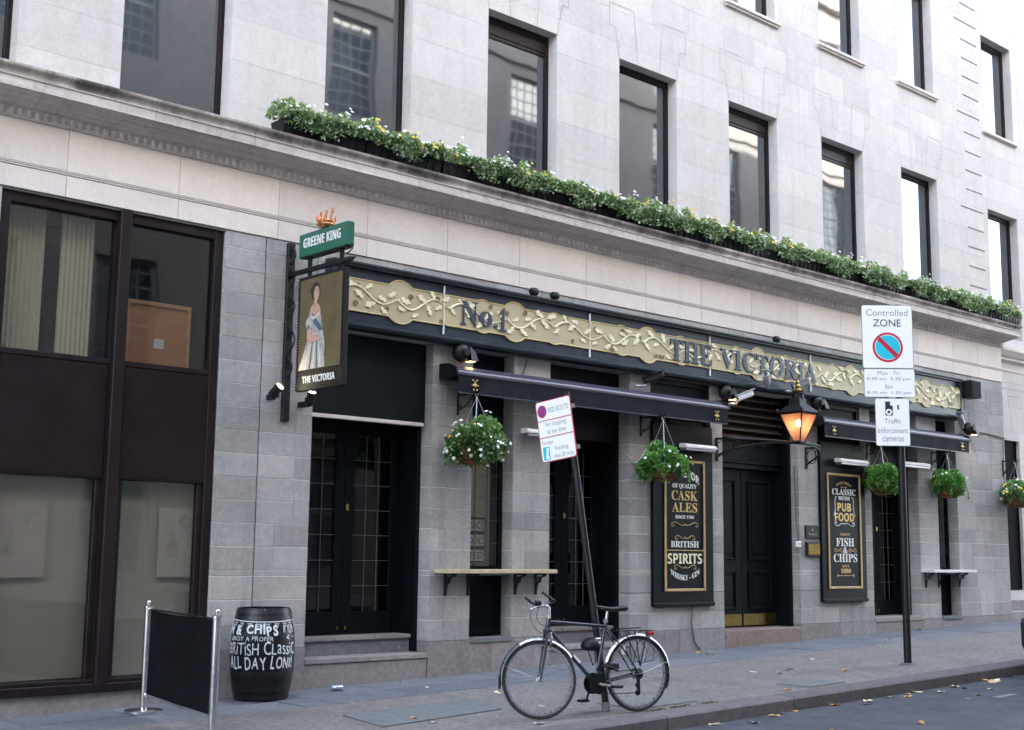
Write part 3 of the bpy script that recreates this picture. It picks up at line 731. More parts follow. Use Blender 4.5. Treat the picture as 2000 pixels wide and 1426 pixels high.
# slot windows
def slot(x0, x1, letters):
    y = .19
    f = MB(); f.box(x0 + .001, x0 + .05, y, y + .06, .50, 3.975, .004); f.box(x1 - .05, x1 - .001, y, y + .06, .50, 3.975, .004)
    for (c, d) in ((.50, .56), (1.22, 1.34), (3.02, 3.12), (3.90, 3.975)): f.box(x0 + .05, x1 - .05, y + .001, y + .059, c, d, .004)
    w_ = part(PUB, 'window', f, MAT['pub_paint'])
    part(w_, 'lower_panel', MB().box(x0 + .05, x1 - .05, y + .02, y + .05, .56, 1.22), MAT['pub_paint'])
    part(w_, 'upper_panel', MB().box(x0 + .05, x1 - .05, y + .015, y + .05, 3.12, 3.90), MAT['pub_paint_grey'])
    part(w_, 'pane', MB().box(x0 + .045, x1 - .045, y + .03, y + .036, 1.33, 3.03), MAT['window_glass'])
    leaded(w_, x0 + .05, x1 - .05, 1.34, 3.02, y + .022, 3, 6, .006)
    part(w_, 'window_ledge', MB().box(x0 + .002, x1 - .002, .02, y + .02, 1.225, 1.30, .006), MAT['cover_slab'])
    part(w_, 'sill', MB().box(x0 + .003, x1 - .003, -.03, y, .43, .492, .008), MAT['cover_slab'])
    part(w_, 'curtain', MB().box(x0 + .03, x1 - .02, y + .22, y + .23, 1.0, 3.2), MAT['curtain'] if letters else MAT['interior_light'])
    if letters:
        b = MB(); b.box(x0 + .0, x0 + .47, y + .10, y + .12, 1.38, 1.94); bd = part(w_, 'letter_board', b, MAT['sign_black'])
        for i, t in enumerate(('MUSIC!', '17 DEC', 'SLITED')):
            zz = 1.84 - i * .185
            part(bd, 'letter_strip', MB().box(x0 + .0, x0 + .455, y + .09, y + .099, zz - .07, zz + .07), MAT['white_sheet'])
            part(bd, 'lettering', text(MB(), t, .40, .085, FACE(x0 + .24, y + .089, zz), .001), MAT['sign_black'])
slot(10.19, 10.87, True); slot(21.07, 21.75, False)
# blind windows that carry the menu boards
for (x0, x1) in ((13.45, 14.75), (17.44, 18.66)):
    part(PUB, 'blind_panel', MB().box(x0 + .002, x1 - .002, .05, .12, .987, 3.975), MAT['pub_paint_grey'])
    f = MB(); f.box(x0 + .002, x0 + .07, .02, .05, .987, 3.975, .004); f.box(x1 - .07, x1 - .002, .02, .05, .987, 3.975, .004); f.box(x0 + .07, x1 - .07, .021, .05, 3.90, 3.974, .004); f.box(x0 + .07, x1 - .07, .021, .05, 3.42, 3.50, .004)
    part(PUB, 'blind_frame', f, MAT['pub_paint'])
# the panelled double door under the lantern
x0, x1, y = 15.03, 16.90, .40
f = MB(); f.box(x0 + .001, x0 + .07, .14, y + .1, .432, 3.975, .004); f.box(x1 - .07, x1 - .001, .14, y + .1, .432, 3.975, .004); f.box(x0 + .07, x1 - .07, .30, y + .1, 2.82, 2.90, .01); f.box(x0 + .07, x1 - .07, .27, y + .1, 2.90, 2.94, .01)
part(PUB, 'door_frame', f, MAT['pub_paint'])
part(PUB, 'overdoor_panel', MB().box(x0 + .07, x1 - .07, .34, .44, 2.94, 3.26), MAT['pub_paint_grey'])
for i in range(6):
    zz = 3.28 + i * .118
    mb = MB(); mb.add([(x0 + .07, .24, zz), (x1 - .07, .24, zz), (x1 - .07, .36, zz + .075), (x0 + .07, .36, zz + .075), (x0 + .07, .24, zz + .02), (x1 - .07, .24, zz + .02), (x1 - .07, .36, zz + .095), (x0 + .07, .36, zz + .095)], [(0, 1, 2, 3), (4, 7, 6, 5), (0, 4, 5, 1), (2, 6, 7, 3), (1, 5, 6, 2), (0, 3, 7, 4)])
    part(PUB, 'louvre_slat', mb, MAT['louvre'])
part(PUB, 'louvre_back', MB().box(x0 + .07, x1 - .07, .42, .46, 3.26, 3.975), MAT['interior'])
mid = (x0 + x1) / 2
for (a, b) in ((x0 + .07, mid - .004), (mid + .004, x1 - .07)):
    leaf = part(PUB, 'panelled_door', MB().box(a, b, y, y + .05, .445, 2.815, .004), MAT['pub_paint'])
    for (c, d) in ((.70, 1.28), (1.44, 2.66)):
        m_ = MB(); pa, pb = a + .15, b - .15
        for q in ((pa, pa + .035, c, d), (pb - .035, pb, c, d)): m_.box(q[0], q[1], y - .028, y + .001, q[2], q[3], .009)
        for q in ((pa + .035, pb - .035, c, c + .035), (pa + .035, pb - .035, d - .035, d)): m_.box(q[0], q[1], y - .028, y + .001, q[2], q[3], .009)
        pn = part(leaf, 'panel_moulding', m_, MAT['pub_paint'])
        part(leaf, 'raised_panel', MB().box(pa + .09, pb - .09, y - .016, y + .001, c + .09, d - .09, .012), MAT['pub_paint'])
    part(leaf, 'kick_plate', MB().box(a + .02, b - .02, y - .005, y + .001, .46, .63), MAT['brass'])
part(PUB, 'letter_plate', MB().box(15.13, 15.19, y - .012, y, 1.72, 1.84, .004), MAT['white_sheet'])
# the shop bay at the left: bronze frames, clear lights over panels over screened lights
f = MB()
for (a, b) in ((4.335, 4.43), (6.60, 6.695)): f.box(a, b, .03, .16, .14, 4.878, .005)
for (a, b) in ((4.43, 5.50), (5.66, 6.60)):
    f.box(a, b, .031, .158, 4.76, 4.877, .005); f.box(a, b, .031, .158, 3.30, 3.355, .004)
bay = part(PUB, 'shop_front', f, MAT['brown_frame'])
part(bay, 'mullion', MB().box(5.50, 5.52, .03, .16, .2, 4.877).box(5.52, 5.64, -.02, .16, .2, 4.879, .006).box(5.64, 5.66, .03, .16, .2, 4.877), MAT['brown_frame'])
part(bay, 'sill', MB().box(4.335, 6.695, -.015, .2, .14, .225, .008).box(4.335, 6.695, .015, .2, .226, .262, .004), MAT['brown_frame'])
for (a, b) in ((4.43, 5.50), (5.66, 6.60)):
    part(bay, 'infill_panel', MB().box(a + .004, b - .004, .035, .12, 2.175, 3.295, .004).box(a + .004, b - .004, .030, .036, 2.20, 2.215), MAT['brown_panel'])
    part(bay, 'upper_pane', MB().box(a, b, .09, .097, 3.34, 4.77), MAT['window_glass'])
    part(bay, 'lower_pane', MB().box(a + .06, b - .06, .09, .097, .26, 2.18), MAT['window_glass'])
    part(bay, 'light_frame', MB().box(a, a + .06, .06, .13, .262, 2.172, .004).box(b - .06, b, .06, .13, .262, 2.172, .004), MAT['brown_frame'])
    part(bay, 'roller_blind', MB().box(a, b, .19, .195, .27, 2.172), MAT['blind'])
for (a, b, m_, pr) in ((4.52, 5.02, 'poster_pink', 'poster_print'), (6.18, 6.57, 'poster_white', 'poster_print')):
    po = part(bay, 'window_poster', MB().box(a, b, .15, .152, 1.22, 1.92), MAT[m_])
    part(po, 'print', MB().lathe([(.0, .0), (.075, .0), (.075, -.001)], ((a + b) / 2 + .09, .1485, 1.78), 16, 'y', False), MAT[pr])
    part(po, 'print', MB().prism([(a + .10, 1.42), (a + .22, 1.42), (a + .22, 1.56), (a + .185, 1.60), (a + .185, 1.68), (a + .135, 1.68), (a + .135, 1.60), (a + .10, 1.56)], 0, .001, lambda u, v, d: (u, .149 - d, v)), MAT['poster_orange' if m_ == 'poster_white' else pr])
for (a, b) in ((4.50, 4.86), (5.02, 5.36)):
    mb = MB(); n = 14
    for i in range(n):
        xa, xb = a + (b - a) * i / n, a + (b - a) * (i + 1) / n; ya, yb = .24 + .012 * (i % 2), .24 + .012 * ((i + 1) % 2)
        mb.add([(xa, ya, 3.0), (xb, yb, 3.0), (xb, yb, 5.0), (xa, ya, 5.0)], [(0, 1, 2, 3)])
    part(bay, 'curtain', mb, MAT['curtain'])
fr_ = part(bay, 'pin_board', MB().box(5.78, 6.42, .24, .27, 3.1, 4.00), MAT['wood_panel'])
part(fr_, 'board_frame', MB().box(5.74, 5.78, .22, .28, 3.1, 4.03).box(6.42, 6.46, .22, .28, 3.1, 4.03).box(5.78, 6.42, .221, .28, 3.99, 4.03), MAT['wood_frame'])
part(fr_, 'paper_note', MB().box(6.06, 6.17, .234, .238, 3.55, 3.65), MAT['white_sheet'])
part(bay, 'room_wall', MB().box(4.1, 6.85, 2.45, 2.5, .1, 5.2), MAT['interior_light'])
# cables on the stone
def cable(name, pts, r=.009, mat='grey_cable', lab=None):
    return part(PUB, name, MB().tube(pts, r, 6), MAT[mat], True)
cable('cable', [(14.30, -.02, .80), (14.28, -.03, .70), (14.27, -.022, .55), (14.33, -.026, .30), (14.45, -.03, gz(14.45) + .01)], .010)
cable('cable', [(12.98, .12, 2.93), (13.03, -.02, 2.80), (13.10, -.03, 2.74), (13.2, -.03, 2.80), (13.33, -.03, 2.96), (13.45, -.03, 2.86)], .010, 'cable_pale')
cable('cable', [(10.93, -.012, 3.58), (11.05, -.012, 3.85), (11.12, -.012, 4.04)], .007)
cable('cable', [(21.9, -.05, 3.98), (22.2, -.03, 3.86), (22.9, -.02, 3.84), (23.58, -.02, 3.80)], .012)
cable('cable', [(23.50, -.02, 3.80), (23.50, -.02, 3.0), (23.47, -.02, 2.6)], .007)
cable('cable', [(16.78, -.012, 2.9), (16.80, -.014, 2.0), (16.86, -.014, 1.74)], .010)
cable('cable', [(13.52, .03, 3.02), (13.8, -.01, 2.95), (14.2, -.01, 2.93), (14.6, .0, 3.0), (14.78, -.01, 3.2)], .007)
# ------------------------------------------------------------------ the long signboard
SB = thing('signboard', 'long dark blue pub signboard with gilt vine panel across the front', 'signboard', (14.9, -.02, 4.05), world=True)
YF = -.15
part(SB, 'board', MB().box(8.00, 21.75, -.12, -.003, 4.07, 4.70, .004), MAT['fascia_paint'])
mb = MB(); mb.extrude_x([(-.003, 4.70), (-.17, 4.70), (-.17, 4.715), (-.20, 4.735), (-.20, 4.755), (-.003, 4.77)], 7.97, 21.78); part(SB, 'top_moulding', mb, MAT['fascia_paint'])
mb = MB(); mb.extrude_x([(-.003, 4.07), (-.14, 4.07), (-.175, 4.055), (-.175, 4.03), (-.15, 4.0), (-.003, 3.99)], 7.97, 21.78); part(SB, 'bottom_moulding', mb, MAT['fascia_paint'])
for a, b in ((7.97, 8.02), (21.73, 21.78)): part(SB, 'end_moulding', MB().box(a, b, -.165, -.003, 4.071, 4.699, .005), MAT['fascia_paint'])
seams = [8.02, 9.60, 12.10, 14.60, 17.10, 19.60, 21.73]
ZC = 4.385; HH = .185
def lobed(x0, x1, lobes):
    """outline of a gilt panel: straight edges broken by round lobes and small notches"""
    def edge(sign):
        pts = []; xs = sorted(lobes); x = x0 + .004
        pts.append((x, ZC + sign * (HH - .03))); pts.append((x + .03, ZC + sign * HH))
        for cx_, r in xs:
            h = sqrt(max(r * r - HH * HH, 0))
            a0 = atan2(HH, -h); a1 = atan2(HH, h)
            for nx_ in (cx_ - h - .05,): pass
            for i in range(11):
                a = a0 + (a1 - a0) * i / 10; px_ = cx_ + r * cos(a)
                if x0 + .006 < px_ < x1 - .006: pts.append((px_, ZC + sign * r * sin(a)))
        pts.append((x1 - .034, ZC + sign * HH)); pts.append((x1 - .004, ZC + sign * (HH - .03)))
        return pts
    top = edge(1); bot = edge(-1)
    return bot + top[::-1]
for i, (a, b) in enumerate(zip(seams, seams[1:])):
    n = b - a
    cand = [(a + .62 * n / 2.5 * 1.0, .205), (a + 1.15 * n / 2.5, .25), (a + 1.85 * n / 2.5, .205)]
    lobes = cand if n > 2 else [(a + .93, .255)]
    bigx = [(s, .235) for s in (a, b) if 8.5 < s < 21]
    out = lobed(a, b, lobes)
    gp = part(SB, 'gilt_panel', MB().prism(out, .0, .012, FACE(0, -.121, 0)), MAT['gold_panel'])
    rim = [( (u, v) ) for u, v in out]; m_ = MB(); m_.tube([(u, -.134, v) for u, v in rim], .009, 5, closed=True); part(gp, 'gilt_rim', m_, MAT['gold_rim'], True)
    if i: part(SB, 'panel_seam', MB().box(a - .006, a + .006, -.142, -.12, 4.09, 4.68), MAT['white_enamel'])
# vine: stems, leaves and little scroll rings in relief
rv = random.Random(21)
def leaf_shape(k):
    """a lobed, pointed leaf with a curled stalk"""
    up_, dn = [], []
    for i in range(13):
        t = i / 12; w = .042 * sin(pi * t ** .8) ** .8 * (1 + .38 * cos(t * 15 + k)); c = .022 * sin(t * 2.6 + k)
        up_.append((-.10 + .21 * t, c + w + .003)); dn.append((-.10 + .21 * t, c - w * .85 - .003))
    return dn + up_[::-1]
leafm = [MB().prism(leaf_shape(k), .0, .022, lambda u, v, d: (u, -d, v)).mesh('leaf_relief', MAT['cream_relief']) for k in (0, 1.7, 3.1)]
ringm = MB().torus((0, 0, 0), .026, .008, 12, 5).ball((.008, 0, .004), .010, 6, 4).mesh('scroll_ring', MAT['bronze_ring'], True)
x = 8.10; ph = 0.0
while x < 21.6:
    L = rv.uniform(.75, .95); L = min(L, 21.66 - x)
    pts = []
    for i in range(13):
        t = i / 12; pts.append((x + L * t, -.139, ZC + .10 * sin(2 * pi * t + ph) * (1 - .25 * t) + .02))
    st = part(SB, 'vine_stem', MB().tube(pts, [.016 * (1 - .65 * i / 12) for i in range(13)], 6), MAT['cream_relief'], True)
    for i in range(8):
        t = (i + .5) / 8; px_ = x + L * t; pz_ = ZC + .10 * sin(2 * pi * t + ph) * (1 - .25 * t) + .02
        sgn = 1 if i % 2 else -1; dz = sgn * rv.uniform(.05, .10); zz = max(ZC - .15, min(ZC + .15, pz_ + dz)); xx = px_ + rv.uniform(-.04, .04)
        link('leaf_relief', leafm[rv.randrange(3)], SB, (xx, -.135, zz), (0, rv.choice((0, pi)) + rv.uniform(-.9, .9), 0), (rv.uniform(.5, .78),) * 3)
    for i in range(3):
        link('scroll_ring', ringm, SB, (x + L * rv.random(), -.138, ZC + rv.choice((-1, 1)) * rv.uniform(.08, .15)), (0, rv.uniform(0, 6), 0), (rv.uniform(.75, 1.1),) * 3)
    x += L + .02; ph = pi - ph if ph == 0 else 0.0
for ch, w_, h_, x_, z_ in (('N', .27, .30, 9.99, 4.39), ('o.', .30, .19, 10.30, 4.355), ('1', .13, .27, 10.53, 4.375), ('THE', .92, .30, 14.17, 4.385), ('VICTORIA', 2.42, .30, 16.03, 4.385)):
    part(SB, 'lettering', text(MB(), serif(ch), w_, h_, FACE(x_, -.134, z_), .020), MAT['navy_letter'])

# ------------------------------------------------------------------ hanging sign
HX = 7.50
HS = thing('hanging_sign', 'projecting pub sign with portrait of a lady, green header and copper crown', 'sign', (HX, 0, 2.88), world=True)
part(HS, 'wall_post', MB().box(7.455, 7.55, -.045, -.002, 2.885, 4.86, .006), MAT['black_iron'])
mb = MB()
for z0, z1 in ((4.62, 4.82), (4.36, 4.56), (4.02, 4.26), (3.62, 3.92), (3.36, 3.58)):
    c = (z0 + z1) / 2; r = (z1 - z0) / 2
    mb.tube([(HX, -.05 - (r * .75) * sin(pi * i / 12), z0 + (z1 - z0) * i / 12) for i in range(13)], .010, 6)
    sp = spiral(-.085, c + r * .35, .05, .012, -90, 330, 16); mb.tube([(HX, u, v) for u, v in sp], .008, 5)
part(HS, 'scroll_work', mb, MAT['black_iron'], True)
mb = MB(); mb.box(HX - .022, HX + .022, -1.16, -.04, 4.475, 4.525, .006); mb.add([(HX - .022, -1.16, 4.475), (HX + .022, -1.16, 4.475), (HX, -1.29, 4.505), (HX - .022, -1.16, 4.525), (HX + .022, -1.16, 4.525)], [(0, 2, 3), (1, 4, 2), (0, 1, 2), (3, 2, 4)])
mb.tube([(HX, -1.10, 4.56), (HX, -1.20, 4.60), (HX, -1.22, 4.64), (HX, -1.17, 4.65)], .007, 5); part(HS, 'arm', mb, MAT['black_iron'])
mb = MB()
for y in (-.42, -1.02): part(HS, 'hanger', MB().box(HX - .016, HX + .016, y - .02, y + .02, 4.42, 4.66), MAT['black_iron'])
hd = part(HS, 'header_board', MB().box(HX - .045, HX + .045, -1.17, -.26, 4.645, 4.90, .005), MAT['sign_green'])
part(hd, 'lettering', text(MB(), bold('GREENE KING'), .70, .105, SIDE(HX - .045, -.70, 4.79), .006), MAT['white_letter'])
part(hd, 'shade_strip', MB().box(HX - .05, HX + .05, -1.13, -.30, 4.628, 4.644), MAT['black_iron'])
# crown with arrows
cr = MB(); cr.lathe([(.10, 4.93), (.115, 4.96), (.125, 5.0), (.118, 5.015)], (HX, -.70, 0), 14, 'z', False); cr.torus((HX, -.70, 4.955), .112, .016, 16, 6, 'z')
cr.lathe([(.0, 4.90), (.05, 4.905), (.09, 4.935)], (HX, -.70, 0), 12, 'z', False)
for i in range(8):
    a = 2 * pi * i / 8; cx_, cy_ = HX + .12 * cos(a), -.70 + .12 * sin(a); cr.tube([(cx_, cy_, 5.0), (cx_ * 1 + .008 * cos(a), cy_ + .008 * sin(a), 5.05)], [.018, .006], 5); cr.ball((cx_ + .008 * cos(a), cy_ + .008 * sin(a), 5.062), .014, 6, 4)
for dy, lean in ((-.10, -.05), (.0, .0), (.07, .05)):
    cr.tube([(HX, -.70 + dy * .5, 4.84 + .06), (HX, -.70 + dy + lean, 5.15)], .011, 5); cr.box(HX - .006, HX + .006, -.70 + dy + lean - .024, -.70 + dy + lean + .024, 5.09, 5.16, .003)
cc = Vector((HX, -.70, 4.90)); cr.v = [tuple(cc + (Vector(p) - cc) * .80) for p in cr.v]
part(HS, 'crown', cr, MAT['copper'], True, label='copper crown pierced by upright arrows')
# picture panel
pn = part(HS, 'picture_panel', MB().box(HX - .03, HX + .03, -1.13, -.27, 3.18, 4.42, .005), MAT['black_iron'])
part(pn, 'picture_ground', MB().box(HX - .034, HX - .030, -1.09, -.305, 3.40, 4.385), MAT['olive_canvas'])
for y in (-1.135, -.265):
    rope = MB()
    for i in range(40): rope.ball((HX - .026, y, 3.20 + i * .031), .0125, 5, 3)
    part(pn, 'rope_edge', rope, MAT['black_iron'], True)
part(pn, 'lettering', text(MB(), bold('THE VICTORIA'), .60, .075, SIDE(HX - .030, -.70, 3.295), .005), MAT['white_letter'])
def flat(name, poly, mat, d):     # a flat painted shape of the portrait; u right, v up from the picture's lower left
    part(pn, name, MB().prism(poly, .0, .0012, SIDE(HX - .0341 - d, -.305, 3.40)), MAT[mat])
flat('painted_gown', [(.01, .004), (.50, .004), (.49, .16), (.45, .27), (.40, .36), (.33, .40), (.24, .40), (.17, .33), (.10, .18)], 'dress', 0)
flat('painted_bodice', [(.22, .34), (.42, .34), (.44, .44), (.42, .54), (.38, .60), (.30, .62), (.22, .58), (.20, .46)], 'dress', .0016)
flat('painted_shoulder', arc(.30, .60, .105, -25, 205, 14), 'skin', .0032)
flat('painted_neck', [(.27, .64), (.34, .64), (.335, .76), (.275, .76)], 'skin', .0048)
flat('painted_hair', [(.30 + .082 * cos(t * pi / 9), .83 + .105 * sin(t * pi / 9)) for t in range(18)], 'hair', .0048)
flat('painted_face', [(.325 + .052 * cos(t * pi / 8), .805 + .082 * sin(t * pi / 8)) for t in range(16)], 'skin', .0064)
flat('painted_sash', [(.19, .56), (.26, .60), (.43, .44), (.43, .37)], 'sash', .0048)
flat('painted_sleeve', arc(.205, .50, .072, 0, 345, 14), 'dress', .0064)
flat('painted_arm', [(.17, .45), (.235, .45), (.25, .36), (.43, .345), (.43, .30), (.22, .28), (.165, .34)], 'skin', .008)
flat('painted_glove', [(.38, .38), (.46, .40), (.50, .30), (.52, .16), (.47, .12), (.44, .28)], 'dress', .0096)
for i, (a, b, m_) in enumerate(((.12, .22, 'poster_white'), (.20, .27, 'lead_strip'), (.27, .31, 'poster_white'), (.34, .335, 'lead_strip'), (.41, .37, 'poster_white'))):
    flat('painted_fold', [(a, .006), (a + .035, .006), (b + .012, .34), (b, .34)], m_, .0018 + .0004 * i)
flat('painted_bun', arc(.235, .85, .036, 0, 345, 10), 'hair', .0052); flat('painted_lace', [(.20, .535), (.25, .515), (.40, .575), (.405, .605), (.30, .56), (.22, .585)], 'poster_white', .0052); flat('painted_bow', arc(.19, .455, .022, 0, 345, 8), 'sash', .0085)
flat('painted_brow', [(.335, .835), (.365, .838), (.365, .843), (.335, .842)], 'hair', .008); flat('painted_lips', [(.335, .765), (.362, .767), (.348, .756)], 'sign_red', .008); flat('painted_eye', arc(.350, .822, .006, 0, 345, 6), 'hair', .008); flat('painted_shadow', [(.28, .66), (.30, .66), (.295, .75), (.278, .75)], 'wood_panel', .0056)
# two lit spots that shine on it
def spot(loc, target, lab):
    d = (Vector(target) - Vector(loc)).normalized(); q = d.to_track_quat('Z', 'Y').to_matrix().to_4x4()
    t = thing('spotlight', lab, 'spotlight', loc, world=False, group='lit spotlights of the hanging sign')
    s = MB(); s.lathe([(.025, -.10), (.042, -.09), (.048, .02), (.052, .07), (.047, .07), (.044, .045)], n=14, caps=False); s.lathe([(0, -.10), (.025, -.10)], n=14, caps=False); s.xf(q)
    part(t, 'housing', s, MAT['black_plastic'], True)
    l = MB(); l.lathe([(0, .05), (.044, .05)], n=14, caps=False); l.xf(q); part(t, 'lens', l, MAT['spot_lens'])
    b = MB(); b.box(-.05, .05, .02, .05, -.08, .0, .004); b.tube([(0, .03, -.04), (.0, -.0, -.02)], .012, 6); b.box(-.03, .03, .05, .05 + max(.02, -loc[1] - .052), -.10, -.04, .004); part(t, 'bracket', b, MAT['black_plastic'])
    lamp = bpy.data.lights.new('spot_light', 'SPOT'); lamp.energy = .5; lamp.color = (1, .85, .6); lamp.spot_size = radians(70); lamp.shadow_soft_size = .04
    lo = bpy.data.objects.new('spot_light', lamp); COL.objects.link(lo); lo.parent = t; lo.location = d * .08; lo.rotation_euler = (-d).to_track_quat('Z', 'Y').to_euler()
    return t
spot((7.30, -.16, 3.20), (7.42, -.60, 3.52), 'lit black spotlight on the pier left of the hanging sign')
spot((7.70, -.22, 3.15), (7.62, -.52, 3.62), 'lit black spotlight just under the hanging sign panel')

# ------------------------------------------------------------------ awnings
def sunburst(parent, x, y, z, s=1.0):
    m_ = MB(); m_.ball((x, y, z), .03 * s, 10, 5, (1.2, .25, .8)); m_.box(x - .055 * s, x + .055 * s, y - .006, y, z - .006, z + .006)
    for dx, dz in ((-.035, .06), (.03, .06), (-.02, -.055), (.03, -.055), (.0, .04)): m_.ball((x + dx * s, y - .003, z + dz * s), .0125 * s, 6, 4, (1, .4, 1))
    part(parent, 'emblem', m_, MAT['gold_leaf'], label='small gold crown and arrows emblem')
def awning(x0, x1, lab):
    t = thing('awning', lab, 'awning', ((x0 + x1) / 2, 0, 3.36), world=True, group='folded awnings')
    part(t, 'cassette', MB().extrude_x([(-.003, 3.60), (-.003, 3.72), (-.10, 3.735), (-.20, 3.715), (-.27, 3.67), (-.27, 3.64), (-.10, 3.60)], x0 + .02, x1 - .02), MAT['awning_cassette'])
    part(t, 'front_bar', MB().extrude_x([(-.27, 3.585), (-.31, 3.58), (-.335, 3.60), (-.34, 3.625), (-.32, 3.648), (-.27, 3.655)], x0, x1), MAT['awning_bar'])
    for a, b in ((x0 - .03, x0), (x1, x1 + .03)):
        part(t, 'end_cap', MB().extrude_x([(-.003, 3.56), (-.003, 3.75), (-.18, 3.74), (-.33, 3.68), (-.345, 3.60), (-.25, 3.55)], a, b), MAT['black_plastic'])
    v = MB(); n = int((x1 - x0) / .08); vs = []; fs = []
    for i in range(n + 1):
        x = x0 + .01 + (x1 - x0 - .02) * i / n; w_ = .006 * sin(i * .9) + .004 * sin(i * 2.3)
        vs += [(x, -.322, 3.59), (x, -.322 + w_ * .5, 3.49), (x, -.322 + w_, 3.385 + .004 * sin(i * .5))]
    fs = [(3 * i + j, 3 * i + 3 + j, 3 * i + 4 + j, 3 * i + 1 + j) for i in range(n) for j in (0, 1)]
    v.add(vs, fs); va = part(t, 'valance', v, MAT['canvas'], 'all')
    part(t, 'hem', MB().box(x0 + .01, x1 - .01, -.33, -.316, 3.372, 3.388, .002), MAT['awning_cassette'])
    part(t, 'roller_underside', MB().box(x0 + .03, x1 - .03, -.26, -.06, 3.56, 3.598), MAT['canvas'])
    sunburst(t, x0 + .26, -.332, 3.485); sunburst(t, x1 - .26, -.332, 3.485)
    return t
awning(9.68, 14.76, 'long folded navy awning left of the lantern')
awning(17.16, 21.66, 'folded navy awning right of the lantern, partly behind the traffic signs')

# ------------------------------------------------------------------ foliage
def leaves(mb, n, pos, size, rng, up=.5, clump=None):
    for _ in range(n):
        p, out = pos(rng); s = size * rng.uniform(.6, 1.35)
        d = Vector((out[0] + rng.gauss(0, .55), out[1] + rng.gauss(0, .55), out[2] + rng.gauss(0, .5) + up * .3)).normalized()
        a = d.cross(Vector((rng.gauss(0, 1), rng.gauss(0, 1), rng.gauss(0, 1)))).normalized(); b = d.cross(a)
        P = Vector(p); mb.tint = rng.random() if clump is None else max(0, min(1, clump(p) + rng.gauss(0, .18)))
        w_ = s * .42
        mb.add([P, P + d * s * .5 + a * w_ + b * s * .10, P + d * s, P + d * s * .5 - a * w_ + b * s * .10], [(0, 1, 2), (0, 2, 3)])
def flowers(mw, my, me, n, pos, rng, yfrac):
    for _ in range(n):
        p, out = pos(rng); o = Vector(out).normalized(); o = (o + Vector((rng.gauss(0, .3), -.5, .25))).normalized()
        a = o.cross(Vector((0, 0, 1))); a = a.normalized() if a.length > .1 else Vector((1, 0, 0)); b = o.cross(a)
        m_ = my if rng.random() < yfrac else mw; r = rng.uniform(.014, .024); P = Vector(p) + o * .065
        for k in range(5):
            t = 2 * pi * k / 5; c = P + (a * cos(t) + b * sin(t)) * r * .62
            m_.add([c + (a * cos(u) + b * sin(u)) * r * .62 + o * .003 * (k % 2) for u in (0, 1.05, 2.1, 3.14, 4.19, 5.24)], [(0, 1, 2, 3, 4, 5)])
        me.add([P + o * .006 + (a * cos(u) + b * sin(u)) * r * .30 for u in (0, 1.26, 2.5, 3.77, 5.03)], [(0, 1, 2, 3, 4)])
# window boxes along the cornice, four plantings used in turn
BL = 1.115
def planting(seed, yf):
    """separate plants along the trough: upright pansies, grey-green ivies that hang over the edge, gaps between"""
    r = random.Random(seed * 13); mb = MB(); mw = MB(); my = MB(); me = MB(); x = -BL / 2 + .03
    while x < BL / 2 - .02:
        kind = r.random(); w_ = r.uniform(.08, .16)
        if kind < .55:
            hgt = r.uniform(.15, .34); cy = r.uniform(-.10, .0); tn = r.uniform(.55, .95)
            def up(q, x=x, w_=w_, hgt=hgt, cy=cy):
                a = q.uniform(0, 6.3); e = q.random() ** .5; return (x + w_ * e * cos(a), cy + w_ * .8 * e * sin(a), .14 + hgt * (1 - e * e * .7) * q.uniform(.45, 1.05)), (cos(a) * .8, sin(a) * .8 - .2, .8)
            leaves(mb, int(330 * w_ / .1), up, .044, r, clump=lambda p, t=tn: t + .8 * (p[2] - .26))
            pal = yf if r.random() < .8 else 1 - yf
            flowers(mw, my, me, r.randrange(4, 11), lambda q: (lambda z: ((z[0][0], z[0][1] - .03, z[0][2] + .02), (0, -.6, .6)))(up(q)), r, pal)
        else:
            ln = r.uniform(.05, .20); tn = r.uniform(.15, .5)
            def over(q, x=x, w_=w_, ln=ln):
                t = q.random(); return (x + q.gauss(0, w_ * .8), -.09 - .13 * min(1, t * 1.6) - .02 * q.random(), .22 + .09 * sin(pi * t) - ln * t * t), (q.gauss(0, .4), -1, .15)
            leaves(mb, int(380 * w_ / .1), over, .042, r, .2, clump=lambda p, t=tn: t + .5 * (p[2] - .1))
        x += w_ * r.uniform(.5, .85)
    for _ in range(26):            # bare shoots that stick out
        x = r.uniform(-BL / 2, BL / 2); a = Vector((x, r.uniform(-.14, .02), .2)); b = a + Vector((r.gauss(0, .04), r.gauss(-.04, .03), r.uniform(.08, .17))); mb.tint = .7; mb.tube([a, b], .0025, 3)
    return [m_.mesh(nm, MAT[k]) for m_, nm, k in ((mb, 'foliage', 'foliage_box'), (mw, 'white_blossom', 'petal_white'), (my, 'yellow_blossom', 'petal_yellow'), (me, 'blossom_eye', 'flower_eye'))]
plants = [planting(s, y) for s, y in ((1, .1), (2, .75), (3, .05), (4, .45), (5, .3), (6, .15), (7, .1))]
bx = MB(); bx.add([(-BL / 2 + .02, -.11, .0), (BL / 2 - .02, -.11, .0), (BL / 2 - .02, .10, .0), (-BL / 2 + .02, .10, .0), (-BL / 2 + .004, -.14, .185), (BL / 2 - .004, -.14, .185), (BL / 2 - .004, .13, .185), (-BL / 2 + .004, .13, .185)], [(0, 3, 2, 1), (0, 1, 5, 4), (1, 2, 6, 5), (2, 3, 7, 6), (3, 0, 4, 7)])
bx.box(-BL / 2, BL / 2, -.150, -.138, .165, .19, .003)
for k in range(9): bx.box(-BL / 2 + .12 + k * .11 - .008, -BL / 2 + .12 + k * .11 + .008, -.135, -.12, .01, .16)
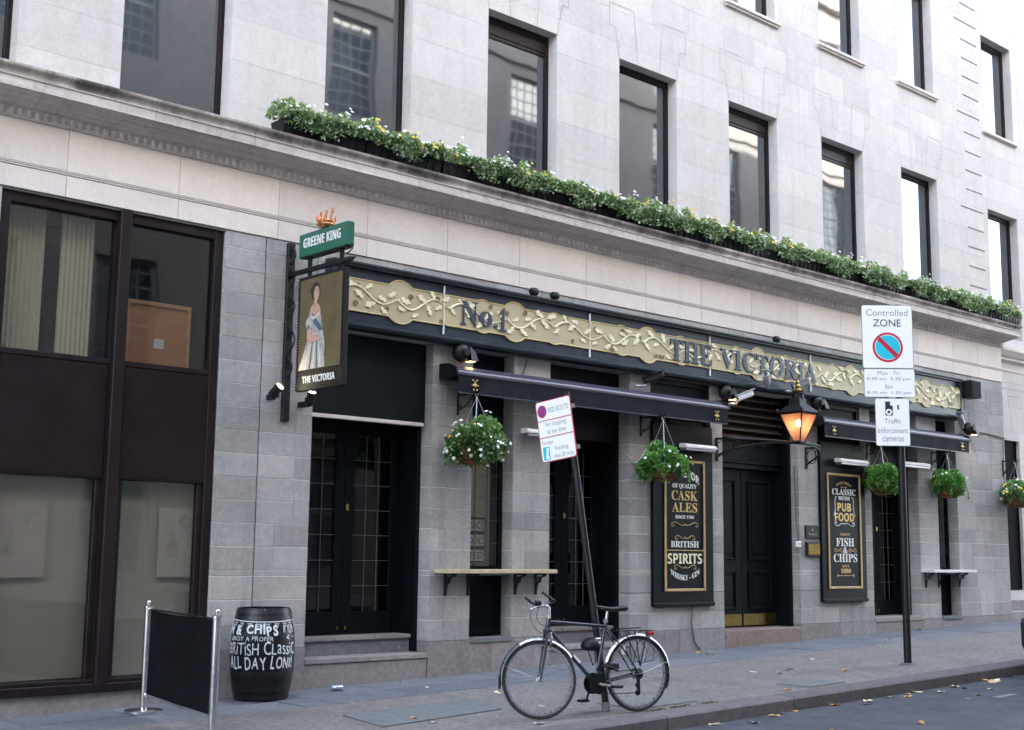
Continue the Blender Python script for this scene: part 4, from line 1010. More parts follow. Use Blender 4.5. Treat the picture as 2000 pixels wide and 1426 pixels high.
bxm = bx.mesh('trough', MAT['planter_plastic']); slm = MB().box(-BL / 2 + .01, BL / 2 - .01, -.13, .12, .14, .155).mesh('soil', MAT['soil'])
x = 7.21 + BL / 2; k = 0; order = [0, 1, 2, 3, 5, 6, 1, 4, 3, 0, 6, 2, 5, 0, 4]
ords = ['leftmost', 'second', 'third', 'fourth', 'fifth', 'sixth', 'seventh', 'eighth', 'ninth', 'tenth', 'eleventh', 'twelfth', 'thirteenth', 'fourteenth', 'fifteenth']
while x < 23.7 and k < 15:
    pk = plants[order[k]]
    t = thing('planter_box', 'black trough of white and yellow pansies on the cornice, %s from the left' % ords[k] if k else 'black trough of pansies at the left end of the cornice row', 'planter', (x, -.10, 6.0), group='planter troughs on the cornice')
    link('trough', bxm, t); link('soil', slm, t)
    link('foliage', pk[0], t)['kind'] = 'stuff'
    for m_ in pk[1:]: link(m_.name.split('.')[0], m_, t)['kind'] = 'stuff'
    x += BL + .008; k += 1
# hanging baskets
def basket_set(seed, mat, whites, yf, R=.30, trail=True):
    """a lopsided mound: a dozen plants, each its own lump of leaves, some hanging low over the liner"""
    r = random.Random(seed); mb = MB(); mw = MB(); my = MB(); me = MB()
    for k in range(21):
        a = 2.4 * k + r.uniform(-.4, .4); e = r.uniform(-.62, 1.25); q = R * r.uniform(.55, .92); c = Vector((q * cos(a) * cos(e), q * sin(a) * cos(e), .03 + q * sin(e) * .95)); s_ = R * r.uniform(.26, .50); tn = r.uniform(.2, .95)
        def lump(g, c=c, s_=s_):
            d = Vector((g.gauss(0, 1), g.gauss(0, 1), g.gauss(0, .85))).normalized(); p = c + d * s_ * g.uniform(.45, 1.05); o = (p - Vector((0, 0, -.05))).normalized() + d * .6
            return tuple(p), tuple(o)
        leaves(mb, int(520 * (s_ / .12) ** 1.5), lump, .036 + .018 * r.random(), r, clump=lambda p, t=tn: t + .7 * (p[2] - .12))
        if whites: flowers(mw, my, me, max(0, int(r.gauss(whites / 21, 1.0) + .5)), lambda g, c=c, s_=s_: (lambda d: (tuple(c + d * s_ * 1.05), tuple(d)))((c.normalized() * 1.6 + Vector((g.gauss(0, .7), g.gauss(0, .7), g.gauss(.2, .6)))).normalized()), r, yf)
    def fill(g):
        a = g.uniform(0, 6.3); e = g.random() * 1.5; q = R * .55; return (q * cos(a) * cos(e), q * sin(a) * cos(e), .02 + q * sin(e)), (cos(a), sin(a), .6)
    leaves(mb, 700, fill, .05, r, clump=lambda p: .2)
    for k in range(11 if trail else 5):
        a = r.uniform(0, 6.3); ln = r.uniform(.14, .38 if trail else .24); wob = r.gauss(0, .3)
        def hangs(g, a=a, ln=ln, wob=wob):
            t = g.random(); q = R * (.88 + .28 * sin(min(1.2, t * 1.5))); b = a + wob * t + g.gauss(0, .05); return (q * cos(b), q * sin(b), .05 - ln * t * t), (cos(b), sin(b), -.3)
        leaves(mb, int(30 + 220 * ln), hangs, .034, r, 0, clump=lambda p: .55)
    return mb.mesh('foliage', MAT[mat]), mw.mesh('white_blossom', MAT['petal_white']), my.mesh('yellow_blossom', MAT['petal_yellow'])
bowl = MB(); bowl.lathe([(.0, -.22), (.10, -.215), (.18, -.18), (.235, -.11), (.26, .0), (.265, .02), (.24, .02)], n=18, caps=False); bowlm = bowl.mesh('coir_bowl', MAT['coir'], True)
wire = MB()
for zz, rr in ((.01, .27), (-.09, .248), (-.17, .195)): wire.torus((0, 0, zz), rr, .005, 20, 4, 'z')
for i in range(10):
    a = 2 * pi * i / 10; wire.tube([(rr * cos(a), rr * sin(a), zz) for rr, zz in ((.272, .01), (.25, -.09), (.2, -.17), (.12, -.22))], .004, 4)
wirem = wire.mesh('wire_frame', MAT['black_iron'])
def basket(x, hook, zc, plate, lab, pl, sc=1.0):
    """wall bracket (its own thing), then the basket hung from its hook"""
    hy, hz_ = hook
    b = thing('basket_bracket', 'black iron bracket holding ' + lab[1], 'bracket', (x, 0, plate[0]), world=True, group='basket brackets')
    m_ = MB(); m_.box(x - .014, x + .014, -.018, -.001, plate[0], plate[1], .003); m_.box(x - .009, x + .009, hy - .03, -.01, plate[1] - .045, plate[1] - .025); m_.tube([(x, -.015, plate[0] + .05), (x, hy * .45, plate[1] - .17), (x, hy * .85, plate[1] - .04)], .008, 6)
    m_.tube([(x, hy - .02, plate[1] - .03), (x, hy - .06, plate[1] - .0), (x, hy - .07, plate[1] - .04), (x, hy - .02, plate[1] - .075), (x, hy + .01, plate[1] - .06)], .008, 6)
    m_.tube([(x, u, v) for u, v in spiral(-.05, plate[0] + .10, .03, .008, 90, 420, 12)], .006, 5); part(b, 'arm', m_, MAT['black_iron'])
    t = thing('hanging_basket', lab[0], 'hanging basket', (x, hy, zc), group='hanging baskets')
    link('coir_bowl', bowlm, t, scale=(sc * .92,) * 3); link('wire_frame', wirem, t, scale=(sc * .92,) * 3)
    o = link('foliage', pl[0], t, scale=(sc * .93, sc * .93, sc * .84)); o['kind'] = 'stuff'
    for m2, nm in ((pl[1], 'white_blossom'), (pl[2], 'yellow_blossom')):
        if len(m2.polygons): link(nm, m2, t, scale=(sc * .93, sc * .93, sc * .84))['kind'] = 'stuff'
    top = plate[1] - .08 - zc; ch = MB()
    for i in range(4):
        a = pi / 4 + pi / 2 * i; n = 22
        for j in range(n):
            f = j / n; g = (j + .8) / n; ch.tube([(.25 * sc * cos(a) * (1 - f), .25 * sc * sin(a) * (1 - f), f * top), (.25 * sc * cos(a) * (1 - g), .25 * sc * sin(a) * (1 - g), g * top)], .0055, 4)
    part(t, 'chain', ch, MAT['steel_grey']); ho = MB(); ho.torus((0, 0, top + .02), .026, .006, 12, 5, 'x'); part(t, 'hook', ho, MAT['steel_grey'])
    return t
pA = basket_set(31, 'foliage_basket', 60, .12, .33); pB = basket_set(32, 'foliage_basket_green', 8, .2, .31); pC = basket_set(35, 'foliage_basket_green', 0, .0, .31, False); pD = basket_set(34, 'foliage_basket', 80, .25, .32); pE = basket_set(38, 'foliage_basket_green', 8, .3, .30)
basket(9.95, (-.36, 3.25), 2.74, (3.15, 3.43), ('hanging basket of white flowers and ivy left of the bent parking sign', 'the white flowered basket left of the bent parking sign'), pA, 1.02)
basket(13.24, (-.42, 3.2), 2.68, (3.12, 3.41), ('green hanging basket in front of the cask ales board', 'the basket in front of the cask ales board'), pB)
basket(18.84, (-.28, 3.2), 2.72, (3.14, 3.40), ('leafy green hanging basket between the pub food board and traffic sign pole', 'the basket beside the pub food board'), pC)
basket(20.90, (-.31, 3.2), 2.74, (3.12, 3.39), ('green hanging basket above the small right wall shelf', 'the basket above the right wall shelf'), pE, .97)
basket(23.48, (-.26, 3.2), 2.66, (3.05, 3.38), ('hanging basket with white flowers at the far right corner of the building', 'the basket at the far right corner'), pD)
# ------------------------------------------------------------------ wall shelves
def shelf(x0, x1, brs, d, lab, mat):
    t = thing('wall_shelf', lab, 'shelf', ((x0 + x1) / 2, 0, 1.0), world=True, group='drinking shelves')
    mid = x0 + (x1 - x0) * .38
    part(t, 'board', MB().box(x0, mid - .001, -d, -.002, 1.258, 1.305, .004), MAT[mat]); part(t, 'board', MB().box(mid + .001, x1, -d, -.002, 1.258, 1.305, .004), MAT[mat])
    for x in brs:
        m_ = MB(); m_.box(x - .018, x + .018, -.02, -.001, .99, 1.257, .003); m_.box(x - .018, x + .018, -d + .06, -.02, 1.235, 1.257, .003)
        m_.tube([(x, -.02 - (d - .1) * (1 - cos(pi / 2 * i / 8)), 1.03 + .20 * sin(pi / 2 * i / 8)) for i in range(9)], .013, 6); m_.tube([(x, u, v) for u, v in spiral(-.075, 1.17, .045, .012, 0, 400, 14)], .009, 5)
        part(t, 'shelf_bracket', m_, MAT['black_iron'])
shelf(9.63, 11.40, (9.80, 10.15, 10.92, 11.27), .27, 'pale timber drinking shelf below the narrow leaded window at left', 'oak_board')
shelf(20.42, 21.90, (20.56, 21.0, 21.70), .25, 'weathered pale shelf below the narrow window at the right end', 'white_sheet')
# ------------------------------------------------------------------ menu boards
def board(x0, x1, g0, g1, lab):
    t = thing('menu_board', lab, 'sign board', ((x0 + x1) / 2, 0, .81), world=True, group='painted menu boards')
    part(t, 'panel', MB().box(x0, x1, -.055, .045, .81, 3.34, .006), MAT['pub_paint']); part(t, 'bottom_moulding', MB().box(x0 - .01, x1 + .01, -.075, -.02, .79, .85, .012), MAT['pub_paint'])
    f = MB(); f.box(g0, g0 + .04, -.075, -.053, 1.0, 2.84, .008); f.box(g1 - .04, g1, -.075, -.053, 1.0, 2.84, .008); f.box(g0 + .04, g1 - .04, -.0745, -.053, 2.80, 2.84, .008); f.box(g0 + .04, g1 - .04, -.0745, -.053, 1.0, 1.04, .008)
    part(t, 'gilt_frame', f, MAT['gold_frame']); return t
def line(t, s, x, z, w, h, mat, bend=0.0, sp=1.0): part(t, 'lettering', text(MB(), s, w, h, FACE(x, -.0545, z), .004, bend=bend, sp=sp), MAT[mat])
def flourish(t, x, z, w, mat, flip=1):
    m_ = MB()
    for s in (-1, 1):
        p = [(x + s * u, -.058, z + flip * v) for u, v in bez((0, 0), (w * .15, -.05), (w * .30, .07), (w * .42, .02), 8)] + [(x + s * (w * .42 + .0) + s * 0 + s * (.03 - .03 * cos(k * .6)) * 0 + s * .025 * sin(k * .7), -.058, z + flip * (.02 - .025 + .025 * cos(k * .7))) for k in range(1, 8)]
        m_.tube(p, .006, 5)
    m_.ball((x, -.058, z), .014, 6, 4, (1, .4, 1)); part(t, 'flourish', m_, MAT[mat])
def rule(t, x, z, w, mat): part(t, 'rule', MB().box(x - w / 2, x + w / 2, -.059, -.0545, z - .005, z + .005).ball((x - w / 2, -.056, z), .022, 6, 4, (1, .3, 1)).ball((x + w / 2, -.056, z), .022, 6, 4, (1, .3, 1)).ball((x, -.056, z), .013, 6, 4, (1, .3, 1)), MAT[mat])
b1 = board(13.44, 14.73, 13.66, 14.54, 'dark painted board advertising cask ales and spirits in gilt lettering')
line(b1, bold('PURVEYOR'), 14.09, 2.60, .66, .11, 'white_letter', .10)
line(b1, serif('OF QUALITY'), 14.10, 2.465, .52, .075, 'white_letter'); line(b1, serif('CASK'), 14.10, 2.335, .56, .135, 'gold_leaf'); line(b1, serif('ALES'), 14.10, 2.17, .54, .135, 'gold_leaf'); line(b1, bold('SINCE 1799'), 14.10, 2.035, .40, .045, 'white_letter')
flourish(b1, 14.10, 1.93, .62, 'gold_frame'); flourish(b1, 14.10, 1.745, .45, 'gold_frame'); line(b1, serif('BRITISH'), 14.10, 1.655, .60, .09, 'white_letter'); rule(b1, 14.10, 1.57, .80, 'gold_leaf')
line(b1, bold('SPIRITS'), 14.10, 1.455, .74, .145, 'cream_relief'); flourish(b1, 14.10, 1.335, .50, 'gold_frame'); line(b1, serif('WHISKY - GIN'), 14.10, 1.235, .62, .075, 'white_letter', -.09)
b2 = board(17.42, 18.67, 17.58, 18.52, 'dark painted board advertising pub food, fish and chips')
X2 = 18.06
line(b2, bold('OPEN DAILY'), X2, 2.67, .42, .045, 'gold_frame', .05); rule(b2, X2, 2.62, .12, 'gold_frame'); line(b2, serif('CLASSIC'), X2, 2.545, .66, .10, 'white_letter'); line(b2, serif('BRITISH'), X2, 2.445, .32, .06, 'white_letter')
line(b2, bold('PUB'), X2, 2.30, .38, .135, 'gold_leaf'); line(b2, bold('FOOD'), X2, 2.14, .54, .135, 'gold_leaf'); flourish(b2, X2, 2.03, .60, 'white_letter', -1); line(b2, serif('FAMOUS'), X2, 1.865, .28, .045, 'gold_frame')
line(b2, serif('FISH'), X2, 1.74, .50, .135, 'white_letter'); line(b2, serif('&'), X2, 1.61, .13, .10, 'white_letter'); flourish(b2, X2 - .2, 1.61, .20, 'gold_frame'); flourish(b2, X2 + .2, 1.61, .20, 'gold_frame'); line(b2, serif('CHIPS'), X2, 1.49, .66, .135, 'white_letter')
line(b2, serif('SINCE'), X2, 1.36, .20, .04, 'gold_frame'); line(b2, serif('1880'), X2, 1.285, .28, .07, 'gold_leaf'); rule(b2, X2, 1.21, .44, 'gold_frame')
for s in (-1, 1): part(b2, 'flourish', MB().tube([(X2 + s * u, -.058, v) for u, v in bez((.21, 2.47), (.32, 2.44), (.20, 2.30), (.30, 2.16), 10)], .006, 5), MAT['white_letter'])
# strip lights with white tops
def strip(x0, x1, z, lab):
    t = thing('strip_light', lab, 'wall light', ((x0 + x1) / 2, 0, z), world=True, group='strip lights')
    yc = -.13
    part(t, 'shade', MB().extrude_x([(yc - .07, z - .02), (yc - .075, z + .0), (yc - .05, z + .03), (yc + .03, z + .045), (yc + .07, z + .03), (yc + .07, z - .02)], x0, x1), MAT['white_enamel'])
    part(t, 'trough', MB().box(x0 + .01, x1 - .01, yc - .062, yc + .06, z - .06, z - .021, .006), MAT['steel_grey']); part(t, 'arm', MB().tube([((x0 + x1) / 2, yc + .06, z - .02), ((x0 + x1) / 2, .04, z - .02)], .012, 6), MAT['black_iron'])
strip(10.94, 11.44, 3.02, 'strip light on the pier behind the bent parking sign'); strip(13.98, 14.66, 3.03, 'strip light over the cask ales board'); strip(17.80, 18.58, 3.04, 'strip light over the pub food board'); strip(19.70, 20.52, 3.10, 'strip light over the right hand glazed door')
# round flood lamps over the awnings, uplights on the signboard
def dome(x, z, lit, lab):
    t = thing('flood_lamp', lab, 'lamp', (x, 0, z), world=True, group='round flood lamps')
    m_ = MB(); m_.lathe([(.0, -.14), (.07, -.13), (.11, -.09), (.12, -.04), (.10, .0), (.03, .03)], (x, -.06, z), 18, 'y', False); part(t, 'housing', m_, MAT['black_plastic'], True)
    part(t, 'hub', MB().lathe([(.045, -.17), (.045, -.13)], (x, -.06, z), 12, 'y'), MAT['black_iron'], True)
    part(t, 'hood', MB().add([(x + .06, -.24, z - .09), (x + .17, -.24, z - .10), (x + .15, -.2, z + .02), (x + .07, -.19, z + .08), (x + .07, -.07, z - .09), (x + .17, -.07, z - .10), (x + .15, -.07, z + .02), (x + .07, -.07, z + .08)], [(0, 1, 2, 3), (4, 7, 6, 5), (1, 5, 6, 2), (2, 6, 7, 3), (0, 3, 7, 4)]), MAT['black_plastic'])
    part(t, 'arm', MB().tube([(x - .04, -.03, z + .06), (x - .07, -.05, z + .13), (x - .13, -.03, z + .14), (x - .16, -.003, z + .11)], .016, 6), MAT['black_iron'])
    if lit:
        part(t, 'lens', MB().box(x + .08, x + .155, -.20, -.10, z - .104, z - .10), MAT['glow_warm'])
        lamp = bpy.data.lights.new('flood_light', 'SPOT'); lamp.energy = .35; lamp.color = (1, .6, .3); lamp.spot_size = radians(100); lamp.shadow_soft_size = .05; lo = bpy.data.objects.new('flood_light', lamp); COL.objects.link(lo); lo.parent = t; lo.location = (.12, -.16, -.12)
dome(9.90, 3.90, True, 'round black flood lamp over the left end of the long awning'); dome(14.98, 3.88, True, 'round black flood lamp left of the louvred overdoor'); dome(17.28, 3.93, False, 'round black flood lamp right of the lantern'); dome(22.05, 3.86, True, 'lit black flood lamp at the right end of the right awning')
for x, lab in ((11.05, 'left of the pair of small uplights on top of the signboard'), (11.42, 'right of the pair of small uplights on top of the signboard'), (16.18, 'small black uplight alone on the signboard top above the lantern')):
    t = thing('uplight', lab, 'lamp', (x, -.1, 4.77), group='uplights')
    part(t, 'body', MB().lathe([(.035, -.06), (.05, -.04), (.055, .03), (.045, .05)], (0, -.06, .045), 12, 'x'), MAT['black_plastic'], True); part(t, 'foot', MB().box(-.02, .02, -.09, .09, -.01, .012).tube([(.05, -.06, .03), (.10, .0, .02), (.16, .08, .0)], .008, 5), MAT['black_iron'])
# cameras
def cctv(loc, rot, lab, body='cctv_white'):
    t = thing('security_camera', lab, 'camera', loc, rot, group='security cameras')
    m_ = MB(); m_.box(-.05, .05, -.20, .10, -.045, .045, .018); m_.box(-.06, .06, -.24, .10, .045, .055, .003); m_.xf(Matrix.Rotation(radians(-22), 4, 'X')); part(t, 'housing', m_, MAT[body], True)
    n = MB(); n.lathe([(.035, -.205), (.035, -.19)], (0, 0, 0), 12, 'y'); n.xf(Matrix.Rotation(radians(-22), 4, 'X')); part(t, 'lens', n, MAT['sign_black']); 
    part(t, 'mount', MB().tube([(0, .02, -.03), (0, .08, -.10), (0, .20, -.10)], .016, 6), MAT['steel_grey'])
cctv((15.72, -.30, 4.12), radians(-58), 'white camera under the signboard, left of the lantern finial'); cctv((16.52, -.30, 4.12), radians(62), 'grey camera under the signboard, nearest the lantern finial', 'steel_grey')
cctv((15.20, -.22, 3.82), radians(60), 'small white camera beside the round flood lamp', 'cctv_white'); cctv((21.60, -.22, 3.97), radians(-70), 'long pale camera under the right end of the signboard', 'steel_grey'); cctv((13.22, -.2, 3.90), radians(55), 'dark camera under the signboard above the cask ales board', 'black_plastic')
t = thing('speaker_box', 'black box speaker at the right end of the signboard', 'speaker', (22.05, -.2, 4.4), world=True)
part(t, 'case', MB().box(21.88, 22.22, -.30, -.05, 4.42, 4.74, .012), MAT['black_plastic']); part(t, 'grille', MB().box(21.90, 22.20, -.306, -.30, 4.44, 4.72), MAT['canvas']); part(t, 'bracket', MB().box(22.0, 22.1, -.05, -.001, 4.5, 4.65), MAT['black_iron'])
t = thing('alarm_box', 'small dark box on the pub food board frame', 'box', (18.6, -.1, 2.8), world=True)
part(t, 'case', MB().box(18.50, 18.72, -.16, -.056, 2.78, 2.90, .012), MAT['black_plastic']); part(t, 'cable', MB().tube([(18.7, -.08, 2.88), (18.85, -.03, 2.84), (19.0, -.02, 2.86)], .010, 6), MAT['black_iron'])
# plaques and intercom beside the middle door
t = thing('wall_plaque', 'dark framed licence plaque beside the panelled door', 'plaque', (17.2, 0, 1.79), world=True); part(t, 'frame', MB().box(17.03, 17.38, -.035, -.002, 1.79, 1.99, .006), MAT['black_iron']); part(t, 'print', text(MB().lathe([(0, 0), (.02, 0)], (17.2, -.037, 1.92), 8, 'y', False), 'TERRACE', .22, .03, FACE(17.2, -.035, 1.85), .002), MAT['sign_letter'])
t = thing('menu_case', 'small brass fronted menu case below the dark plaque', 'menu case', (17.2, 0, 1.5), world=True); part(t, 'frame', MB().box(17.03, 17.38, -.05, -.002, 1.51, 1.73, .008), MAT['black_iron']); part(t, 'face', MB().box(17.055, 17.355, -.055, -.05, 1.535, 1.705, .003), MAT['brass'])
t = thing('intercom', 'small white intercom box on the jamb of the panelled door', 'intercom', (16.86, 0, 1.65), world=True); part(t, 'box', MB().box(16.80, 16.885, -.045, .01, 1.65, 1.74, .006), MAT['white_enamel']); part(t, 'button', MB().box(16.83, 16.855, -.05, -.045, 1.685, 1.71), MAT['sign_black'])
# ------------------------------------------------------------------ lantern on its arched bracket
LX, LY = 15.95, -.70
LT = thing('street_lantern', 'lit tapered lantern with brass finial on an arched iron bracket', 'lantern', (LX, LY, 3.19), world=True)
def sq(h, z): return [(LX - h, LY - h, z), (LX + h, LY - h, z), (LX + h, LY + h, z), (LX - h, LY + h, z)]
zb_, zt_ = 3.20, 3.60; hb, ht = .065, .195
for i in range(4):
    a, b = sq(hb, zb_)[i], sq(hb, zb_)[(i + 1) % 4]; c, d = sq(ht, zt_)[(i + 1) % 4], sq(ht, zt_)[i]
    part(LT, 'glass_pane', MB().add([a, b, c, d], [(0, 1, 2, 3)]), MAT['lamp_glass'])
    part(LT, 'glazing_bar', MB().tube([a, d], .011, 6), MAT['black_iron']); part(LT, 'glazing_bar', MB().tube([d, c], .014, 6), MAT['black_iron'])
m_ = MB(); m_.add(sq(.225, 3.60) + sq(.235, 3.615) + sq(.09, 3.75) + sq(.075, 3.84), [tuple(j * 4 + q for q in (i, (i + 1) % 4)) + tuple((j + 1) * 4 + q for q in ((i + 1) % 4, i)) for j in range(3) for i in range(4)] + [(12, 13, 14, 15)])
m_.lathe([(.075, 3.80), (.085, 3.83), (.085, 3.90), (.10, 3.91), (.06, 3.94)], (LX, LY, 0), 14)
for sx in (-1, 1):
    for sy in (-1, 1): m_.ball((LX + sx * .22, LY + sy * .22, 3.645), .022, 6, 4, (1, 1, 1.6))
part(LT, 'roof', m_, MAT['black_iron'])
part(LT, 'finial', MB().lathe([(.085, 3.935), (.09, 3.95), (.05, 3.985), (.03, 4.0), (.042, 4.02), (.03, 4.045), (.018, 4.055), (.03, 4.075), (.01, 4.11)], (LX, LY, 0), 14), MAT['brass'], True)
part(LT, 'base', MB().box(LX - .08, LX + .08, LY - .08, LY + .08, 3.165, 3.20, .006), MAT['black_iron'])
part(LT, 'bulb', MB().ball((LX, LY, 3.46), .038, 10, 7, (1, 1, 1.4)), MAT['lamp_warm'], True); part(LT, 'bulb_holder', MB().tube([(LX, LY, 3.22), (LX, LY, 3.41)], .012, 6), MAT['brass'])
lamp = bpy.data.lights.new('lantern_light', 'POINT'); lamp.energy = .005; lamp.color = (1, .6, .3); lamp.shadow_soft_size = .05; lo = bpy.data.objects.new('lantern_light', lamp); COL.objects.link(lo); lo.parent = LT; lo.location = (0, 0, .33)
for s, px_ in ((-1, 14.88), (1, 17.10)):
    part(LT, 'wall_plate', MB().box(px_ - .02, px_ + .02, -.03, -.001, 2.87, 3.21, .004), MAT['black_iron'])
    e = abs(px_ - LX)
    for (zo, z1, rr) in ((3.20, 3.175, .016), (2.93, 3.16, .016)):
        pts = []
        for i in range(15):
            t = i / 14 * pi / 2; pts.append((px_ + (LX - px_) * (1 - cos(t)), -.02 + (LY + .02) * sin(t), zo + (z1 - zo) * sin(t) ** .7)) if 1 else 0
        part(LT, 'bracket_bar', MB().tube(pts, rr, 6), MAT['black_iron'], True)
    for (f, r) in ((.10, .11), (.26, .085), (.42, .06), (.58, .045)):
        t = f * pi / 2; c = Vector((px_ + (LX - px_) * (1 - cos(t)), -.02 + (LY + .02) * sin(t), 3.19 - r - .02)); tg = Vector(((LX - px_) * sin(t), (LY + .02) * cos(t), 0)).normalized()
        part(LT, 'bracket_scroll', MB().tube([c + tg * (r * cos(k * .42)) + Vector((0, 0, r * sin(k * .42))) for k in range(16)], .007, 5), MAT['black_iron'], True)
# ------------------------------------------------------------------ bent parking sign
PX, PY = 9.00, -3.41; PB = Vector((PX, PY, gz(PX))); PT = Vector((8.744, -3.10, 3.06)); pd = (PT - PB).normalized()
RS = thing('parking_sign', 'red bordered parking restriction sign on a leaning dark pole', 'sign', tuple(PB), world=True)
part(RS, 'pole', MB().tube([PB + pd * -.05, PT], .034, 14), MAT['black_plastic'], True); part(RS, 'pole_collar', MB().tube([PB, PB + pd * .08], .044, 14), MAT['grey_back'], True)
# sign face looks back down the street; frame: u towards the kerb (-y), v along the pole, normal towards the traffic
sv = pd; su = Vector((0.03, -1, .06)); su = (su - sv * su.dot(sv)).normalized(); sn = sv.cross(su) * -1
if sn.x > 0: sn = -sn
so = PB + pd * 2.69 + sn * .05 + su * -.14
def RF(u, v, d): return tuple(so + su * u + sv * v + sn * d)
def rrect(w, h, r, n=4):
    o = []
    for cx_, cy_, a in ((w / 2 - r, h / 2 - r, 0), (-w / 2 + r, h / 2 - r, 90), (-w / 2 + r, -h / 2 + r, 180), (w / 2 - r, -h / 2 + r, 270)): o += arc(cx_, cy_, r, a, a + 90, n)
    return o
part(RS, 'sign_plate', MB().prism(rrect(.47, .60, .03), 0, .008, RF), MAT['sign_red']); part(RS, 'sign_face', MB().prism(rrect(.455, .585, .025), .008, .0105, RF), MAT['white_enamel'])
for vv in (.105, -.06): part(RS, 'dividing_line', MB().box(-.226, .226, .0105, .0125, vv - .004, vv + .004).xf(Matrix.Identity(4)), MAT['sign_red'])
for o in RS.children:
    if o.name.startswith('dividing_line'):
        for v in o.data.vertices: v.co = Vector(RF(v.co.x, v.co.z, v.co.y))
def disc(r, n=24): return [(r * cos(2 * pi * i / n), r * sin(2 * pi * i / n)) for i in range(n)]
def RFo(u0, v0): return lambda u, v, d: RF(u + u0, v + v0, d)
part(RS, 'roundel', MB().prism(disc(.062), .0106, .0125, RFo(-.155, .20)), MAT['sign_red']); part(RS, 'roundel_field', MB().prism(disc(.048), .0126, .014, RFo(-.155, .20)), plain('sign_violet', (.10, .10, .42), .4, var=.05))
part(RS, 'roundel_cross', MB().prism([(-.04, -.03), (-.03, -.04), (.04, .03), (.03, .04)], .0141, .0155, RFo(-.155, .20)).prism([(-.04, .03), (-.03, .04), (.04, -.03), (.03, -.04)], .0142, .0156, RFo(-.155, .20)), MAT['sign_red'])
def rline(s, u, v, w, h): part(RS, 'lettering', text(MB(), s, w, h, lambda a, b, d: RF(u + a, v + b, .0106 + d), .001), MAT['sign_letter'])
rline('RED ROUTE', .068, .20, .27, .05); rline('No stopping', .01, .058, .28, .06); rline('at any time', .01, -.015, .25, .06); rline('Except', -.13, -.115, .15, .05); rline('loading', .05, -.185, .18, .055); rline('max 20 mins', .07, -.25, .26, .042)
part(RS, 'loading_symbol', MB().prism([(-.05, -.065), (.04, -.065), (.04, .065), (-.05, .065)], .0106, .012, RFo(-.155, -.215)), MAT['sign_blue']); part(RS, 'loading_symbol', MB().prism([(-.02, -.055), (.03, -.055), (.02, -.01), (.03, .05), (.005, .055), (-.005, .0)], .0121, .0135, RFo(-.155, -.215)), MAT['white_enamel'])
for vv in (.2, -.2): part(RS, 'clip', MB().prism([(-.06 + .14, vv - .02), (.06 + .14, vv - .02), (.06 + .14, vv + .02), (-.06 + .14, vv + .02)], -.09, -.001, RF), MAT['grey_back'])
# ------------------------------------------------------------------ controlled zone pole
ZX, ZY = 14.785, -3.09
ZS = thing('zone_sign', 'tall dark pole with controlled zone sign and traffic camera sign', 'sign', (ZX, ZY, gz(ZX)), world=True)
part(ZS, 'pole', MB().lathe([(.048, -.1), (.048, 4.58)], (ZX, ZY, gz(ZX)), 16), MAT['black_plastic'], True)
part(ZS, 'base_cement', MB().lathe([(.10, -.02), (.09, .012), (.05, .02)], (ZX, ZY, gz(ZX)), 14), MAT['paving_stone'])
nz_ = Vector((-.68, -.735, 0)).normalized(); uz_ = Vector((-nz_.y, nz_.x, 0))      # the faces look across the street towards the lens
if uz_.x < 0: uz_ = -uz_
zo = Vector((ZX, ZY, -.11)) + nz_ * .075
def ZF(u0, z0): return lambda u, v, d: tuple(zo + uz_ * (u0 + u) + nz_ * d + Vector((0, 0, z0 + v)))
def plate(u0, zc, w, h, name):
    p_ = part(ZS, name, MB().prism(rrect(w, h, .03), 0, .006, ZF(u0, zc)), MAT['grey_back']); part(p_, 'sign_face', MB().prism(rrect(w - .012, h - .012, .026), .006, .008, ZF(u0, zc)), MAT['white_enamel']); return p_
ZU = -.155
p1 = plate(ZU, 4.44, .655, .83, 'zone_plate'); p2 = plate(ZU + .01, 3.835, .655, .37, 'hours_plate'); p3 = plate(ZU + .035, 3.33, .44, .615, 'camera_plate')
def zl(p_, s, u, z, w, h, mat='sign_letter', off=-.012): part(p_, 'lettering', text(MB(), s, w, h, ZF(u, z), .0098, off=0), MAT[mat])
zl(p1, 'Controlled', ZU, 4.755, .54, .085); zl(p1, 'ZONE', ZU, 4.62, .36, .095, 'sign_black')
zl(p2, 'Mon - Fri', ZU, 3.965, .28, .05); zl(p2, '8.30 am  6.30 pm', ZU, 3.885, .56, .05); zl(p2, 'Sat', ZU, 3.79, .10, .05); zl(p2, '8.30 am  1.30 pm', ZU, 3.705, .56, .05)
part(p1, 'roundel', MB().prism(disc(.195, 36), .0081, .010, ZF(ZU, 4.30)), MAT['sign_red']); part(p1, 'roundel_rim', MB().prism(disc(.166, 36), .0101, .0112, ZF(ZU, 4.30)), MAT['white_enamel']); part(p1, 'roundel_field', MB().prism(disc(.158, 36), .0113, .0124, ZF(ZU, 4.30)), MAT['sign_blue'])
part(p1, 'roundel_bar', MB().prism([(-.135, .095), (-.095, .135), (.135, -.095), (.095, -.135)], .0125, .0136, ZF(ZU, 4.30)), MAT['sign_red'])
U3 = ZU + .035
part(p3, 'camera_symbol', MB().prism([(-.06, -.09), (.035, -.09), (.035, .09), (-.06, .09)], .0081, .0094, ZF(U3 - .03, 3.505)), MAT['sign_black']); part(p3, 'camera_symbol', MB().prism(disc(.04, 16), .0095, .0105, ZF(U3 - .045, 3.46)), MAT['white_enamel']); part(p3, 'camera_symbol', MB().prism(disc(.018, 12), .0106, .0115, ZF(U3 - .045, 3.46)), MAT['sign_black'])
